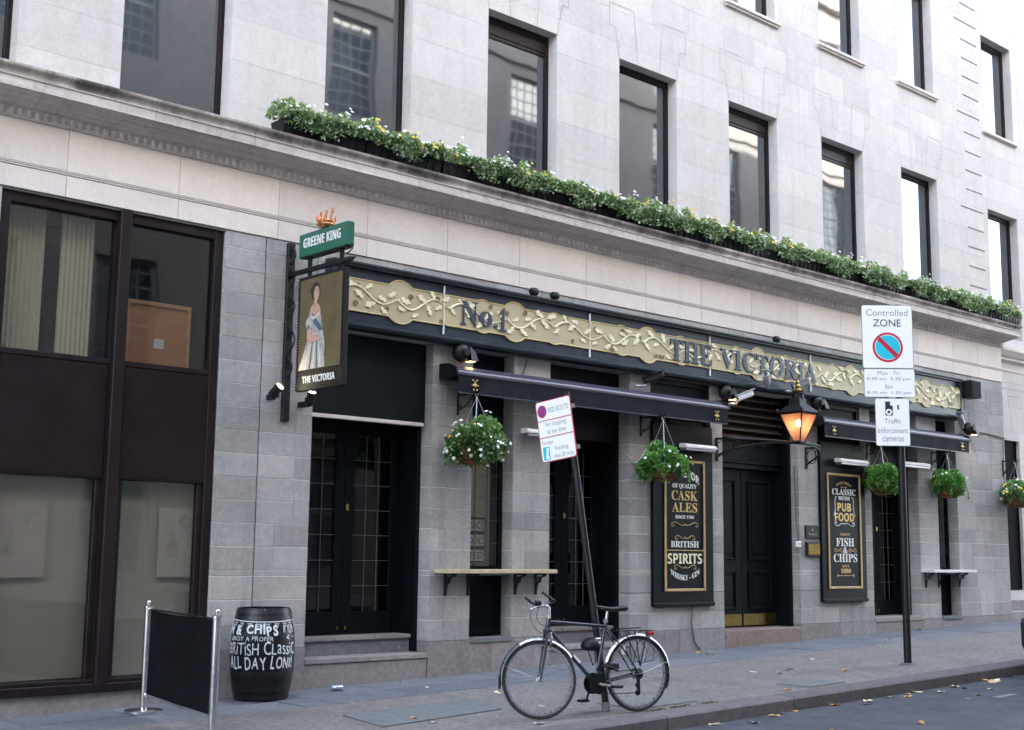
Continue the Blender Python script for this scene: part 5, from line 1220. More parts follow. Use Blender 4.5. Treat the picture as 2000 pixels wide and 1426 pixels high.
part(p3, 'camera_symbol', MB().prism(disc(.03, 14), .0095, .0105, ZF(U3 + .0, 3.57)), MAT['white_enamel']); part(p3, 'camera_symbol', MB().prism([(-.01, -.04), (.01, -.04), (.01, .02), (-.01, .03)], .0081, .0094, ZF(U3 + .075, 3.53)), MAT['sign_black'])
zl(p3, 'Traffic', U3, 3.345, .21, .06); zl(p3, 'enforcement', U3, 3.225, .38, .07); zl(p3, 'cameras', U3, 3.11, .27, .055)
mb = MB()
for zz in (4.72, 4.10, 3.98, 3.72, 3.55, 3.12): mb.box(-.07, .07, -.001, .055, zz - .02, zz + .02)
mb.v = [tuple(zo + uz_ * x - nz_ * y + Vector((0, 0, z))) for x, y, z in mb.v]; part(ZS, 'clips', mb, MAT['grey_back'])
# ------------------------------------------------------------------ bicycle
BA = Vector((9.165, -3.66)); BF = Vector((8.15, -3.40)); bd_ = (BF - BA).normalized()
BK = thing('bicycle', 'dark hybrid bicycle with mudguards and rear rack locked to the leaning pole', 'bicycle', (BA.x, BA.y, gz(BA.x)), 0)
ang = atan2(bd_.y, bd_.x); BK.rotation_euler = (radians(2.5), -math.atan(.02186 * bd_.x), ang)   # local +x runs from the rear hub to the front hub
WR = .345; WB = (BF - BA).length
def Pq(cx_, cy_, y=0.0):
    u = (1430 - cx_) / 932; hub = 890 + 55 * (1430 - cx_) / 960; return (u, y, WR + (hub - cy_) / 1055)
fr_m = MAT['bike_paint']
def wheel(name):
    w_ = []
    t = MB().torus((0, 0, 0), .329, .0155, 60, 8); w_.append(('tyre', t, 'tyre'))
    w_.append(('rim', MB().lathe([(.314, -.012), (.296, -.011), (.293, .0), (.296, .011), (.314, .012), (.318, .0), (.314, -.012)], n=60, axis='y', caps=False), 'alloy'))
    s = MB()
    for i in range(28):
        a = 2 * pi * i / 28; b = a + (.55 if i % 4 < 2 else -.55); y = .03 if i % 2 else -.03
        s.tube([(.02 * cos(b), y, .02 * sin(b)), (.302 * cos(a), 0, .302 * sin(a))], .0013, 4, caps=False)
    w_.append(('spokes', s, 'steel_grey'))
    w_.append(('hub', MB().lathe([(.008, -.055), (.008, -.04), (.022, -.035), (.022, -.03), (.013, -.025), (.013, .025), (.022, .03), (.022, .035), (.008, .04), (.008, .055)], n=12, axis='y'), 'alloy'))
    return w_
def put_wheel(parent, x, cass):
    w_ = wheel('w'); root = part(parent, 'wheel', w_[0][1], MAT['tyre'], True, loc=(x, 0, WR))
    for nm, m_, mt in w_[1:]: part(root, nm, m_, MAT[mt], True)
    part(root, 'reflector', MB().box(.12, .155, -.012, .012, .18, .26, .004), MAT['reflector_white'])
    if cass:
        part(root, 'cassette', MB().lathe([(.05, .035), (.05, .037), (.04, .043), (.03, .05), (.02, .055)], n=20, axis='y').lathe([(.05, -.037), (.05, -.035)], n=20, axis='y'), MAT['black_iron'])
    return root
put_wheel(BK, 0.0, True)
# the front assembly turned a little towards the road
st = bpy.data.objects.new('steering', None)
STEER = radians(-15); hx, hz = Pq(556, 430)[0], Pq(556, 430)[2]
Ms = Matrix.Translation((hx, 0, hz)) @ Matrix.Rotation(radians(-18), 4, 'Y') @ Matrix.Rotation(STEER, 4, 'Z') @ Matrix.Rotation(radians(18), 4, 'Y') @ Matrix.Translation((-hx, 0, -hz))
bpy.data.objects.remove(st)
def fpart(parent, name, mb, mat, smooth=True): mb.xf(Ms); return part(parent, name, mb, MAT[mat], smooth)
wf = wheel('f'); wroot = None
for nm, m_, mt in wf:
    m_.xf(Matrix.Translation((WB, 0, WR)))
    if wroot is None: wroot = fpart(BK, 'wheel', m_, mt)
    else: fpart(wroot, nm, m_, mt)
def mudguard(cx_, a0, a1, r=.368):
    m_ = MB(); n = 26; vs = []
    for i in range(n + 1):
        a = radians(a0 + (a1 - a0) * i / n)
        for (yy, rr) in ((-.026, r - .018), (-.016, r - .002), (0, r + .004), (.016, r - .002), (.026, r - .018)): vs.append((cx_ + rr * cos(a), yy, WR + rr * sin(a)))
    m_.add(vs, [(5 * i + j, 5 * i + j + 1, 5 * i + 6 + j, 5 * i + 5 + j) for i in range(n) for j in range(4)]); return m_
part(BK, 'mudguard', mudguard(0, 20, 205), MAT['alloy'], True); fpart(BK, 'mudguard', mudguard(WB, 62, 150).xf(Matrix.Identity(4)), 'alloy'); fpart(BK, 'mudguard', mudguard(WB, -5, 62), 'bike_paint')
fpart(BK, 'mudflap', MB().box(-.006, .006, -.024, .024, -.06, .06).xf(Matrix.Translation((WB + .365, 0, WR + .0)) @ Matrix.Rotation(radians(-4), 4, 'Y')), 'black_plastic')
tube = lambda name, pts, r, mat='bike_paint', y=0: part(BK, name, MB().tube(pts, r, 10), MAT[mat], True)
HT, HB_ = Pq(568, 385), Pq(545, 485); BBp = Pq(1003, 985); STt = Pq(1128, 425)
tube('top_tube', [Pq(575, 405), Pq(1125, 438)], .0165); tube('down_tube', [Pq(558, 468), BBp], .019); tube('seat_tube', [Pq(1133, 405), BBp], .0165); tube('head_tube', [HT, HB_], .021)
part(BK, 'frame_sticker', MB().tube([Pq(790, 725), Pq(850, 790)], .0205, 10), MAT['reflector_white'], True)
for s in (-1, 1):
    tube('chain_stay', [(BBp[0], s * .03, BBp[2]), (BBp[0] * .6, s * .05, BBp[2] * .6 + WR * .4), (.01, s * .062, WR)], .009); tube('seat_stay', [(STt[0], s * .02, STt[2] - .03), (STt[0] * .6, s * .05, WR + (STt[2] - WR) * .58), (.01, s * .062, WR)], .008)
    a, b = Pq(543, 485), (WB, s * .05, WR); fpart(BK, 'fork_blade', MB().tube([(a[0], s * .02, a[2]), (a[0] + .01, s * .05, a[2] - .05), (WB - .05, s * .05, WR + .20), (WB - .012, s * .05, WR + .06), b], [.014, .014, .012, .010, .009], 8), 'bike_paint')
fpart(BK, 'fork_crown', MB().box(-.02, .02, -.06, .06, -.018, .018, .006).xf(Matrix.Translation((Pq(543, 490)[0], 0, Pq(543, 490)[2]))), 'bike_paint')
for s in (-1, 1):
    fpart(BK, 'brake_arm', MB().box(-.012, .012, -.006, .006, -.06, .05, .003).xf(Matrix.Translation((Pq(548, 560)[0] - .02, s * .035, Pq(548, 560)[2]))), 'alloy')
tube('seat_post', [Pq(1130, 405), Pq(1153, 295)], .0135, 'alloy')
part(BK, 'seat_clamp', MB().tube([(Pq(1130, 385)[0], -.02, Pq(1130, 385)[2]), (Pq(1130, 385)[0], .02, Pq(1130, 385)[2])], .018, 8), MAT['alloy'], True)
# saddle: wide at the back, narrow nose, slightly dished
sdl = MB(); S0, S1 = Pq(1318, 243), Pq(1040, 245); n = 12; vs = []
for i in range(n + 1):
    t = i / n; x = S0[0] + (S1[0] - S0[0]) * t; w_ = .075 * (1 - t) ** 1.5 + .018; z = S0[2] + (S1[2] - S0[2]) * t + .012 * (cos(t * 2 * pi) - 1) * .6
    for k in range(10):
        a = 2 * pi * k / 10; vs.append((x, w_ * cos(a), z - .012 + (.022 if sin(a) > 0 else .03 * (1.2 - t)) * sin(a)))
sdl.add(vs, [(i * 10 + k, i * 10 + (k + 1) % 10, (i + 1) * 10 + (k + 1) % 10, (i + 1) * 10 + k) for i in range(n) for k in range(10)] + [tuple(range(10)), tuple(range(n * 10, n * 10 + 10))[::-1]]); part(BK, 'saddle', sdl, MAT['saddle_vinyl'], 'all')
part(BK, 'saddle_rail', MB().tube([Pq(1240, 262, .02), Pq(1170, 285, .02), Pq(1080, 262, .02)], .004, 5).tube([Pq(1240, 262, -.02), Pq(1170, 285, -.02), Pq(1080, 262, -.02)], .004, 5), MAT['steel_grey'], True)
# stem and bars
Q = Pq(573, 375); T_ = (Q[0] + .0, 0, Q[2] + .10)
fpart(BK, 'stem', MB().tube([Q, T_, (T_[0] + .015, 0, T_[2] + .01), (T_[0] + .075, 0, T_[2] + .02)], [.014, .016, .016, .014], 10), 'alloy')
cb = (T_[0] + .075, T_[2] + .02)
fpart(BK, 'handlebar', MB().tube([(cb[0] - .05, -.29, cb[1] + .015), (cb[0] - .02, -.20, cb[1] + .012), (cb[0], -.05, cb[1]), (cb[0], .05, cb[1]), (cb[0] - .02, .20, cb[1] + .012), (cb[0] - .05, .29, cb[1] + .015)], .0125, 10), 'alloy')
for s in (-1, 1):
    fpart(BK, 'grip', MB().tube([(cb[0] - .05, s * .30, cb[1] + .015), (cb[0] - .028, s * .18, cb[1] + .013)], .018, 10), 'saddle_vinyl')
    fpart(BK, 'bar_end', MB().tube([(cb[0] - .05, s * .305, cb[1] + .015), (cb[0] + .0, s * .315, cb[1] + .05), (cb[0] + .06, s * .305, cb[1] + .10)], .013, 8), 'saddle_vinyl')
    fpart(BK, 'brake_lever', MB().tube([(cb[0], s * .15, cb[1]), (cb[0] + .05, s * .16, cb[1] - .02), (cb[0] + .045, s * .26, cb[1] - .03)], .007, 6), 'alloy')
fpart(BK, 'bell', MB().ball((cb[0] - .005, -.10, cb[1] + .03), .026, 10, 6), 'brass'); fpart(BK, 'front_lamp', MB().lathe([(.02, 0), (.028, .05), (.024, .055)], (cb[0] + .01, .06, cb[1] + .02), 10, 'x'), 'black_plastic')
fpart(BK, 'brake_cable', MB().tube(bez((cb[0] + .03, .13, cb[1]), (cb[0] + .12, .1, cb[1] - .12), (cb[0] + .05, .02, cb[1] - .25), Pq(700, 405, .02), 10), .003, 5).tube(bez((cb[0] + .03, -.13, cb[1]), (cb[0] + .13, -.1, cb[1] - .10), (cb[0] + .06, .0, cb[1] - .28), (WB - .12, .03, WR + .40), 10), .003, 5), 'black_plastic')
# rack
RA, RB_ = Pq(1245, 478), Pq(1590, 470); rk = MB()
for yy in (-.055, 0, .055): rk.tube([(RA[0] - .0, yy, RA[2]), (RB_[0], yy, RB_[2])], .005, 6)
for t in (0, .33, .66, 1): xx = RA[0] + (RB_[0] - RA[0]) * t; rk.tube([(xx, -.055, RA[2] + (RB_[2] - RA[2]) * t), (xx, .055, RA[2] + (RB_[2] - RA[2]) * t)], .005, 6)
for s in (-1, 1):
    for c in (1290, 1390, 1520): rk.tube([Pq(c, 476, s * .055), (-.0, s * .066, WR + .07)], .005, 6)
    rk.tube([Pq(1520, 560, s * .06), Pq(1590, 680, s * .06), Pq(1560, 760, s * .06), (-.01, s * .066, WR + .1)], .004, 5); rk.tube([(RA[0], s * .05, RA[2]), (STt[0] - .02, s * .022, STt[2] - .06)], .004, 5)
part(BK, 'rack', rk, MAT['black_iron'], True); part(BK, 'rack_spring', MB().box(RA[0] - .24, RA[0] - .02, -.04, .04, RA[2] + .012, RA[2] + .022, .003), MAT['black_iron'])
part(BK, 'rear_lamp', MB().box(RB_[0] - .02, RB_[0] + .03, -.04, .04, RB_[2] - .045, RB_[2] - .008, .008), MAT['red_lens'])
# chainset (drive side faces the wall), pedals, chain, derailleur
C0 = (BBp[0], BBp[2])
part(BK, 'chainring', MB().lathe([(.09, .043), (.09, .047), (.02, .05), (.02, .04)], (C0[0], 0, C0[1]), 28, 'y').lathe([(.095, -.049), (.095, -.045), (.03, -.043)], (C0[0], 0, C0[1]), 28, 'y'), MAT['black_iron'], True)
part(BK, 'bottom_bracket', MB().lathe([(.02, -.06), (.02, .06)], (C0[0], 0, C0[1]), 12, 'y'), MAT['black_iron'])
for s, (du, dv) in ((-1, (.06, -.155)), (1, (-.155, -.03))):
    part(BK, 'crank', MB().tube([(C0[0], s * .065, C0[1]), (C0[0] + du, s * .075, C0[1] + dv)], [.014, .010], 8), MAT['alloy' if s > 0 else 'black_iron'], True)
    part(BK, 'pedal', MB().box(C0[0] + du - .045, C0[0] + du + .045, min(s * .08, s * .17), max(s * .08, s * .17), C0[1] + dv - .012, C0[1] + dv + .012, .005), MAT['black_plastic'])
part(BK, 'chain', MB().tube([(C0[0], .045, C0[1] + .09), (.0, .045, WR + .045)], .004, 5).tube([(C0[0], .045, C0[1] - .09), (.03, .045, WR - .17)], .004, 5), MAT['black_iron'])
part(BK, 'derailleur', MB().box(.0, .035, .035, .055, WR - .18, WR - .03, .006).lathe([(.026, .04), (.026, .05)], (.03, 0, WR - .17), 10, 'y').lathe([(.024, .04), (.024, .05)], (.03, 0, WR - .10), 10, 'y'), MAT['black_iron'])
part(BK, 'mudguard_stay', MB().tube([(0, -.06, WR), (-.355, -.02, WR + .10)], .0025, 4).tube([(0, .06, WR), (-.355, .02, WR + .10)], .0025, 4), MAT['steel_grey'])
fpart(BK, 'mudguard_stay', MB().tube([(WB, -.05, WR), (WB + .33, -.02, WR + .14)], .0025, 4).tube([(WB, .05, WR), (WB + .33, .02, WR + .14)], .0025, 4), 'steel_grey')
# lock and helmet on the pole
def bikeW(p): return Vector((BA.x, BA.y, gz(BA.x))) + Matrix.Rotation(ang, 3, 'Z') @ Vector(p)
pm = PB + pd * .62; hc = pm + Vector((-.10, -.02, -.02))
HM = thing('cycle_helmet', 'black vented cycling helmet strapped to the leaning pole behind the bicycle', 'helmet', tuple(hc), radians(20))
hm = MB(); hm.ball((0, 0, 0), .135, 18, 10, (1.05, .75, .62)); hm.v = [(x, y, max(z, -.035)) for x, y, z in hm.v]; part(HM, 'shell', hm, MAT['black_plastic'], 'all')
for i in range(5):
    a = radians(-65 + i * 32); part(HM, 'vent', MB().box(-.055, .055, -.009, .009, -.004, .004, .003).xf(Matrix.Translation((.02, -.104 * sin(a + .0) * .95 - .0, .084 * cos(a) + .0)) @ Matrix.Rotation(a, 4, 'X')), MAT['reflector_white' if i in (3, 4) else 'sign_black'])
part(HM, 'strap', MB().tube([(.06, -.05, -.03), (.09, -.03, -.12), (.06, .02, -.18), (.02, .05, -.04)], .006, 5).tube([(-.06, -.05, -.03), (.04, -.02, -.15), (.06, .02, -.18)], .005, 5), MAT['black_plastic'])
lk = bikeW(Pq(1180, 830, .0)); LKt = thing('bicycle_lock', 'black cable lock looped between the bicycle and the pole foot', 'lock', tuple(lk), ang)
part(LKt, 'cable', MB().tube([(.10 + .09 * cos(k * .45), .10 * sin(k * .45) + .05, .02 * sin(k * .9)) for k in range(15)], .012, 8), MAT['black_plastic'], True); part(LKt, 'lock_body', MB().box(-.05, .05, -.03, .02, -.03, .03, .01), MAT['black_plastic'])
# ------------------------------------------------------------------ barrel
BX, BY = 7.115, -.385; BZ = gz(BX)
BR = thing('barrel', 'black painted barrel with white chalk lettering beside the pub door', 'barrel', (BX, BY, BZ))
def brad(h): t = (h - .455) / .455; return .325 - .060 * t * t
br = MB(); n = 24
for i in range(n):
    a0, a1 = 2 * pi * i / n + .006, 2 * pi * (i + 1) / n - .006
    hs2 = [.0, .1, .2, .3, .455, .6, .7, .8, .91]; vs = []
    for h in hs2:
        r = brad(h)
        for a in (a0, (a0 + a1) / 2, a1): vs.append((r * cos(a), r * sin(a), h))
    for h in hs2[::-1]: vs += [((brad(h) - .022) * cos(a1), (brad(h) - .022) * sin(a1), h), ((brad(h) - .022) * cos(a0), (brad(h) - .022) * sin(a0), h)]
    fs = []
    m_ = len(hs2)
    for j in range(m_ - 1): fs += [(3 * j, 3 * j + 1, 3 * j + 4, 3 * j + 3), (3 * j + 1, 3 * j + 2, 3 * j + 5, 3 * j + 4)]
    o_ = 3 * m_
    for j in range(m_ - 1): jj = m_ - 1 - j; fs += [(3 * j + 2, o_ + 2 * jj, o_ + 2 * (jj - 1), 3 * j + 5), (3 * j, 3 * j + 3, o_ + 2 * (jj - 1) + 1, o_ + 2 * jj + 1)]
    fs.append((3 * m_ - 3, 3 * m_ - 2, 3 * m_ - 1, o_, o_ + 1))
    s_ = MB(); s_.add(vs, fs); part(BR, 'stave', s_, MAT['barrel_paint'])
for h in (.04, .12, .27, .66, .81, .875):
    hp = MB(); hp.lathe([(brad(h - .02) + .001, h - .02), (brad(h - .02) + .004, h - .018), (brad(h + .02) + .004, h + .018), (brad(h + .02) + .001, h + .02)], n=40, caps=False); part(BR, 'hoop', hp, MAT['barrel_hoop'], True)
part(BR, 'head', MB().lathe([(0, .87), (.25, .87)], n=24, caps=False), MAT['barrel_paint']); part(BR, 'inside', MB().lathe([(.20, .02), (.24, .5)], n=20), MAT['barrel_paint'])
face_a = atan2(-12 - BY, 0 - BX)
def BARREL(h0, shift=0.0):
    def f(u, v, d):
        h = h0 + v; r = brad(h) + .0045 + d; a = face_a + (u + shift) / .33; return (r * cos(a), r * sin(a), h)
    return f
rc = random.Random(5)
def chalk(s, h, w, hh, shift=0.0, weight=0.0):
    """hand lettering: every character drawn on its own, a little askew"""
    gap = .16; ws = [(.35 if ch == ' ' else text2d(ch, 1.0, 3, weight)[2] * (.72 if ch.islower() and ch not in 'i' else 1.0)) for ch in s]; tot = sum(ws) + gap * (len(s) - 1); k = w / tot; u = -w / 2; m_ = MB()
    for ch, cw in zip(s, ws):
        if ch != ' ':
            ca, sa = cos(rc.gauss(0, .07)), sin(rc.gauss(0, .08)); vv = rc.gauss(0, hh * .05); sc_ = rc.uniform(.9, 1.12); low = .74 if ch.islower() and ch != 'i' else 1.0
            f0 = BARREL(h, shift); cu = u + cw * k / 2; dv = -hh * (1 - low) / 2 + vv
            text(m_, ch, cw * k, hh * sc_ * low, lambda a, b, d: f0(cu + a * ca - b * sa, dv + a * sa + b * ca, d), .0015, off=weight)
        u += (cw + gap) * k
    part(BR, 'chalk_lettering', m_, MAT['chalk'], kind='stuff')
chalk('FISH & CHIPS', .70, .78, .095, -.23, .035); chalk('R YUM', .71, .16, .075, .31); chalk('ENJOY A PROPER', .615, .50, .042, -.14); chalk('BRiTiSH CLassiC', .52, .83, .115, -.01); chalk('ALL DAY LONg!', .385, .76, .12, -.02, .015)
bl = MB(); fB = BARREL(.80)
for i in range(24): u0_, u1_ = -.50 + i / 24, -.50 + (i + 1) / 24; bl.add([fB(u0_, -.004 - .02 * sin(pi * (i / 24)), .001), fB(u1_, -.004 - .02 * sin(pi * (i + 1) / 24), .001), fB(u1_, .004 - .02 * sin(pi * (i + 1) / 24), .001), fB(u0_, .004 - .02 * sin(pi * i / 24), .001)], [(0, 1, 2, 3)])
part(BR, 'chalk_line', bl, MAT['chalk'])
for i in range(10):
    u = -.45 + i * .10; dz = -.02 * sin(pi * (u + .5)); g = .006; t_ = MB()
    for (p, q) in (((u - .032, dz), (u, dz - .07)), ((u, dz - .07), (u + .032, dz)), ((u - .022, dz - .022), (u + .022, dz - .022)), ((u - .014, dz - .042), (u + .014, dz - .042))):
        t_.add([fB(p[0], p[1] - g / 2, .001), fB(q[0], q[1] - g / 2, .001), fB(q[0], q[1] + g / 2, .001), fB(p[0], p[1] + g / 2, .001)], [(0, 1, 2, 3)])
    part(BR, 'chalk_pennant', t_, MAT['chalk'])
ar = MB()
for (p, q) in (((.27, .0), (.42, .006)), ((.27, .0), (.31, .022)), ((.27, .0), (.31, -.018))): ar.add([BARREL(.625)(p[0], p[1] - .004, .001), BARREL(.625)(q[0], q[1] - .004, .001), BARREL(.625)(q[0], q[1] + .004, .001), BARREL(.625)(p[0], p[1] + .004, .001)], [(0, 1, 2, 3)])
part(BR, 'chalk_arrow', ar, MAT['chalk'])
solid('plastic_lid', MB().box(-.09, .09, -.06, .06, 0, .025, .01), MAT['white_sheet'], 'pale plastic tray lying on top of the barrel', 'tray', loc=(BX - .03, BY - .02, BZ + .871), rot=(0, 0, .4))
# ------------------------------------------------------------------ cafe barrier
Q1 = Vector((5.77, -.53)); Q2 = Vector((5.48, -2.33))
BB = thing('cafe_barrier', 'black fabric barrier between two chrome posts at the left', 'barrier', (Q1.x, Q1.y, gz(Q1.x)), world=True)
for q in (Q1, Q2):
    z = gz(q.x); p_ = part(BB, 'post', MB().lathe([(.034, .02), (.034, .955), (.040, .96), (.040, .985), (.02, .99), (.012, 1.0)], (q.x, q.y, z), 18), MAT['chrome'], True)
    part(p_, 'ball_finial', MB().ball((q.x, q.y, z + 1.018), .022, 12, 8), MAT['chrome'], True); part(p_, 'base', MB().lathe([(.17, .0), (.175, .005), (.175, .03), (.16, .038), (.03, .045)], (q.x, q.y, z), 32), MAT['chrome'], True)
bdir = (Q2 - Q1).normalized(); A_, B_ = Q1 + bdir * .055, Q2 - bdir * .045; cl_ = MB(); n = 22; vs = []
for i in range(n + 1):
    t = i / n; x, y = A_.x + (B_.x - A_.x) * t, A_.y + (B_.y - A_.y) * t; z = gz(x)
    for j in range(9): s = j / 8; vs.append((x + .006 * sin(t * 9 + s * 2), y, z + .16 + (.95 - .16 - .012 * sin(pi * t)) * s))
cl_.add(vs, [(9 * i + j, 9 * i + j + 1, 9 * i + 10 + j, 9 * i + 9 + j) for i in range(n) for j in range(8)]); part(BB, 'fabric', cl_, MAT['barrier_fabric'], 'all')
for zz in (.955, .17): part(BB, 'rail', MB().tube([(Q1.x, Q1.y, gz(Q1.x) + zz), (Q2.x, Q2.y, gz(Q2.x) + zz)], .009, 8), MAT['steel_grey'] if zz < .5 else MAT['black_plastic'], True)
for q, s in ((Q1, 1), (Q2, -1)):
    for zz in (.955, .17): part(BB, 'clip', MB().ball((q.x + bdir.x * .035 * s, q.y + bdir.y * .035 * s, gz(q.x) + zz), .017, 8, 5), MAT['chrome'], True)
# ------------------------------------------------------------------ litter
cz = gz(8.05); t = thing('drink_can', 'blue and silver drink can lying by the pub step', 'can', (8.05, -.38, cz + .033), radians(-28))
part(t, 'can_body', MB().lathe([(.026, -.062), (.033, -.052), (.033, .048), (.027, .060)], axis='x', n=16), MAT['can_metal'], True); part(t, 'can_lid', MB().lathe([(0, .0585), (.026, .0605)], axis='x', n=16, caps=False), MAT['alloy'])
def leafmesh(k, mat):
    r = random.Random(k); pts = []
    for i in range(12):
        a = 2 * pi * i / 12; q = .042 * (1 + .25 * cos(3 * a + k)) * (1 if i % 2 else .8); pts.append((q * cos(a) * 1.3, q * sin(a) * .8, r.uniform(0.002, .016)))
    return MB().add(pts + [(0, 0, .002)], [(i, (i + 1) % 12, 12) for i in range(12)]).add([(.05, 0, .008), (.085, .006, .003), (.085, .009, .003), (.05, .004, .008)], [(0, 1, 2, 3)]).mesh('fallen_leaf', MAT[mat])
lm = [leafmesh(k, m_) for k, m_ in ((1, 'dead_leaf'), (2, 'dead_leaf'), (3, 'dead_leaf_pale'), (4, 'dead_leaf_pale'))]
rl = random.Random(77); spots = []
for i in range(34): spots.append((rl.uniform(6.2, 21), -.08 - 3.6 * rl.random() ** 1.4, 0.0, 'on the pavement'))
for i in range(40): spots.append((9.4 + 9 * rl.random() ** .7, KY - .04 - .22 * rl.random() ** 2, -.13, 'in the gutter'))
for i in range(14): spots.append((rl.uniform(9, 17), rl.uniform(-5.6, -4.3), -.13, 'on the road'))
for (x, y, dz, wh) in spots:
    o = link('fallen_leaf', lm[rl.randrange(4)], None, (x, y, gz(x) + dz + .002), (rl.uniform(-.15, .15), rl.uniform(-.15, .15), rl.uniform(0, 6.3)), (rl.uniform(.55, 1.25) * (1.0 if dz == 0 else 1.2),) * 3)
    tag(o, 'dry fallen leaf lying ' + wh, 'leaf', 'fallen leaves ' + wh)
# ------------------------------------------------------------------ car parked at the right edge
CX = 15.72; CY = -4.98
CR = thing('parked_car', 'white hatchback with dark bumper parked by the kerb, cut by the right edge', 'car', (CX, CY, gz(CX + 2) - .13))
prof_c = [(.06, .32), (.0, .45), (.0, .66), (.05, .86), (.12, .98), (.42, 1.38), (.75, 1.47), (1.7, 1.47), (2.45, 1.02), (3.3, .88), (3.62, .74), (3.68, .5), (3.6, .30), (3.3, .24), (.4, .24)]
vs = []; rows = [(-.86, .93, .0), (-.84, 1.0, .0), (-.45, 1.0, -.05), (.45, 1.0, -.05), (.84, 1.0, .0), (.86, .93, .0)]
for (yy, sc_, ex) in rows:
    for (px_, pz_) in prof_c:
        k_ = max(0, (pz_ - .95) / .52); yv = yy * (1 - .22 * k_); endr = .14 if abs(yy) > .8 else (.03 if abs(yy) > .4 else 0)
        xx = px_ + endr if px_ < .5 else (px_ - endr if px_ > 3.2 else px_); vs.append((xx, yv, pz_ if abs(yy) < .85 else pz_ * .985 + .01))
n = len(prof_c); m_ = MB(); m_.add(vs, [(r * n + i, r * n + (i + 1) % n, (r + 1) * n + (i + 1) % n, (r + 1) * n + i) for r in range(5) for i in range(n)] + [tuple(range(n)), tuple(range(5 * n, 6 * n))[::-1]]); part(CR, 'body', m_, MAT['car_white'], True)
m_ = MB(); vs = []; ys = [-.90, -.86, -.45, .45, .86, .90]
for yy in ys:
    e = .16 if abs(yy) > .88 else (.05 if abs(yy) > .8 else (-.02 if abs(yy) > .4 else -.05))
    vs += [(e + .04, yy, .22), (e - .05, yy, .34), (e - .06, yy, .60), (e - .01, yy, .66), (.5, yy, .66), (.5, yy, .22)]
m_.add(vs, [(r * 6 + i, r * 6 + (i + 1) % 6, (r + 1) * 6 + (i + 1) % 6, (r + 1) * 6 + i) for r in range(5) for i in range(6)] + [tuple(range(6)), tuple(range(30, 36))[::-1]]); part(CR, 'bumper', m_, MAT['car_trim'], True)
part(CR, 'rear_window', MB().add([(.125, -.60, 1.0), (.125, .60, 1.0), (.41, .54, 1.36), (.41, -.54, 1.36)], [(0, 1, 2, 3)]).xf(Matrix.Translation((-.075, 0, .01))), MAT['car_glass'])
for s in (-1, 1):
    part(CR, 'side_window', MB().add([(.65, s * .79, 1.02), (2.25, s * .80, 1.02), (1.75, s * .70, 1.40), (.72, s * .70, 1.40)], [(0, 1, 2, 3)]).xf(Matrix.Translation((0, s * .075, 0))), MAT['car_glass']); part(CR, 'tail_lamp', MB().box(.03, .16, s * .72 - .09, s * .72 + .09, .72, .96, .02), MAT['red_lens'])
    for xx in (.72, 3.0):
        wh = part(CR, 'wheel', MB().lathe([(.20, -.09), (.29, -.085), (.305, -.05), (.305, .05), (.29, .085), (.20, .09)], (xx, s * .80, .30), 24, 'y'), MAT['tyre'], True); part(wh, 'rim', MB().lathe([(.0, -.095), (.19, -.092), (.20, .092), (0, .095)], (xx, s * .80, .30), 20, 'y'), MAT['alloy'], True)
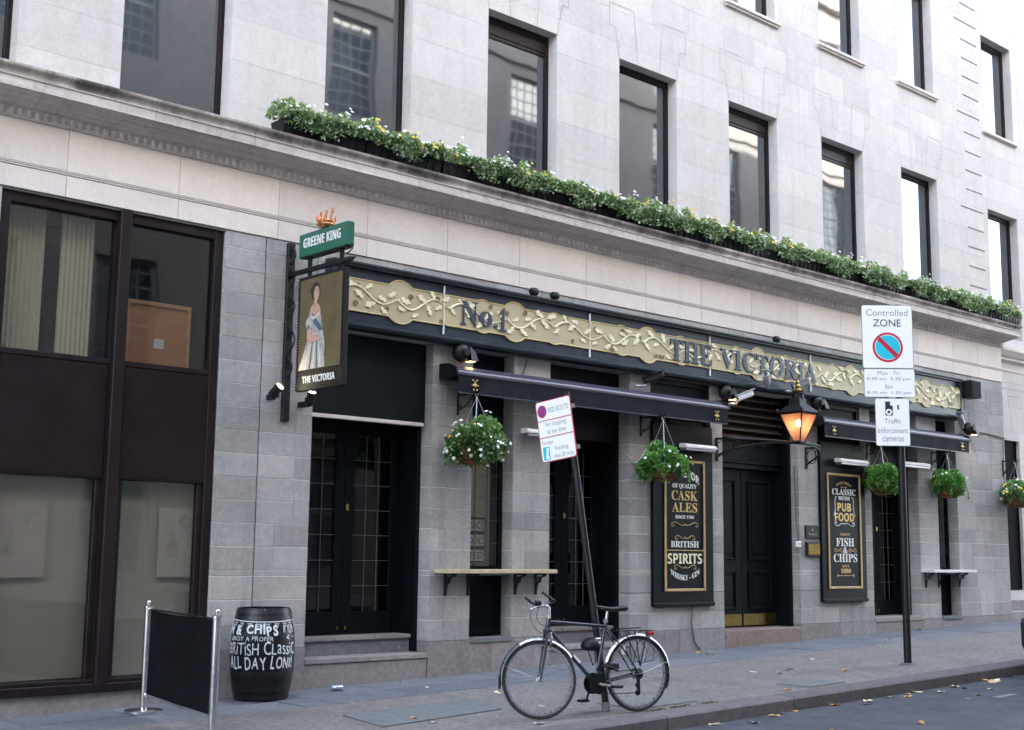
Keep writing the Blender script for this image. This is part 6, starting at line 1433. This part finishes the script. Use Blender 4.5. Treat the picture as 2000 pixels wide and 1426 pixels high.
# ------------------------------------------------------------------ across the street: seen in the window glass
OY = -15.6
OB = thing('opposite_building', 'grey stone office block with paned sash windows reflected in the upper glass', 'building', (10, OY, 0), world=True)
oo = []
for k in range(21):
    xa = -24 + k * 3.3
    for (c, d) in ((1.0, 4.0), (5.4, 8.2), (9.4, 12.2), (13.4, 16.2), (17.2, 19.6), (20.6, 22.2)): oo.append((xa, xa + 1.5, c, d))
def opp_wall():
    mb = MB(); r = random.Random(2); xs = sorted({-26.0, 44.6} | {v for o in oo for v in (o[0], o[1]) if -26 < v < 44.6}); zs = sorted({-.5, 23.4} | {v for o in oo for v in (o[2], o[3])})
    for a, b in zip(xs, xs[1:]):
        for c, d in zip(zs, zs[1:]):
            mx_, mz_ = (a + b) / 2, (c + d) / 2
            if any(o[0] < mx_ < o[1] and o[2] < mz_ < o[3] for o in oo): continue
            mb.tint = r.random(); mb.box(a, b, OY - .4, OY, c, d)
    return mb
part(OB, 'wall', opp_wall(), MAT['opposite_stone'], kind='stuff')
mb = MB(); mb.box(-26.2, 44.8, OY - .5, OY + .35, 23.4, 23.9); mb.box(-26, 44.6, OY - .4, OY + .18, 4.55, 4.95); mb.box(-26, 44.6, OY - .4, OY + .12, 16.6, 16.85); part(OB, 'cornice', mb, MAT['opposite_stone'])
mb = MB(); mb.box(-26, 44.6, OY - 14, OY - .42, -.5, 23.4); part(OB, 'core', mb, MAT['interior'])
fm = MB(); fm.box(0, .06, 0, .05, 0, 1); fm.box(.94, 1, 0, .05, 0, 1); fm.box(.06, .94, .001, .05, 0, .03); fm.box(.06, .94, .001, .05, .97, 1); fm.box(.06, .94, -.005, .05, .485, .515)
for i in (1, 2, 3): fm.box(.06 + .88 * i / 4 - .008, .06 + .88 * i / 4 + .008, .01, .04, .03, .97)
for j in (1, 2, 3, 5, 6, 7): fm.box(.06, .94, .012, .038, j / 8 - .006, j / 8 + .006)
fmm = fm.mesh('sash_window', MAT['sash_frame']); gm = MB().add([(0, .03, 0), (1, .03, 0), (1, .03, 1), (0, .03, 1)], [(0, 1, 2, 3)]).mesh('pane', MAT['sash_glass'])
for (a, b, c, d) in oo:
    if b > 44.5: continue
    w_ = link('sash_window', fmm, OB, (b, OY - .16, c), (0, 0, pi), (b - a, 1, d - c)); g_ = bpy.data.objects.new('pane', gm); COL.objects.link(g_); g_.parent = w_
# brick block far down the street, just inside the upper right corner
FB = thing('brick_building', 'red brick building far along the street in the upper right corner', 'building', (34, 0, .4), world=True)
part(FB, 'wall', MB().box(31.05, 64, -.75, 9, 8.6, 22), MAT['brick_red']); part(FB, 'stone_base', MB().box(31.05, 64, -.73, 9, -1, 8.6), MAT['upper_stone_block'])
for j in range(40): part(FB, 'brick_course', MB().box(31.035, 31.05, -.755, .5, 8.7 + j * .3, 8.7 + j * .3 + .14), MAT['joint_dark'])
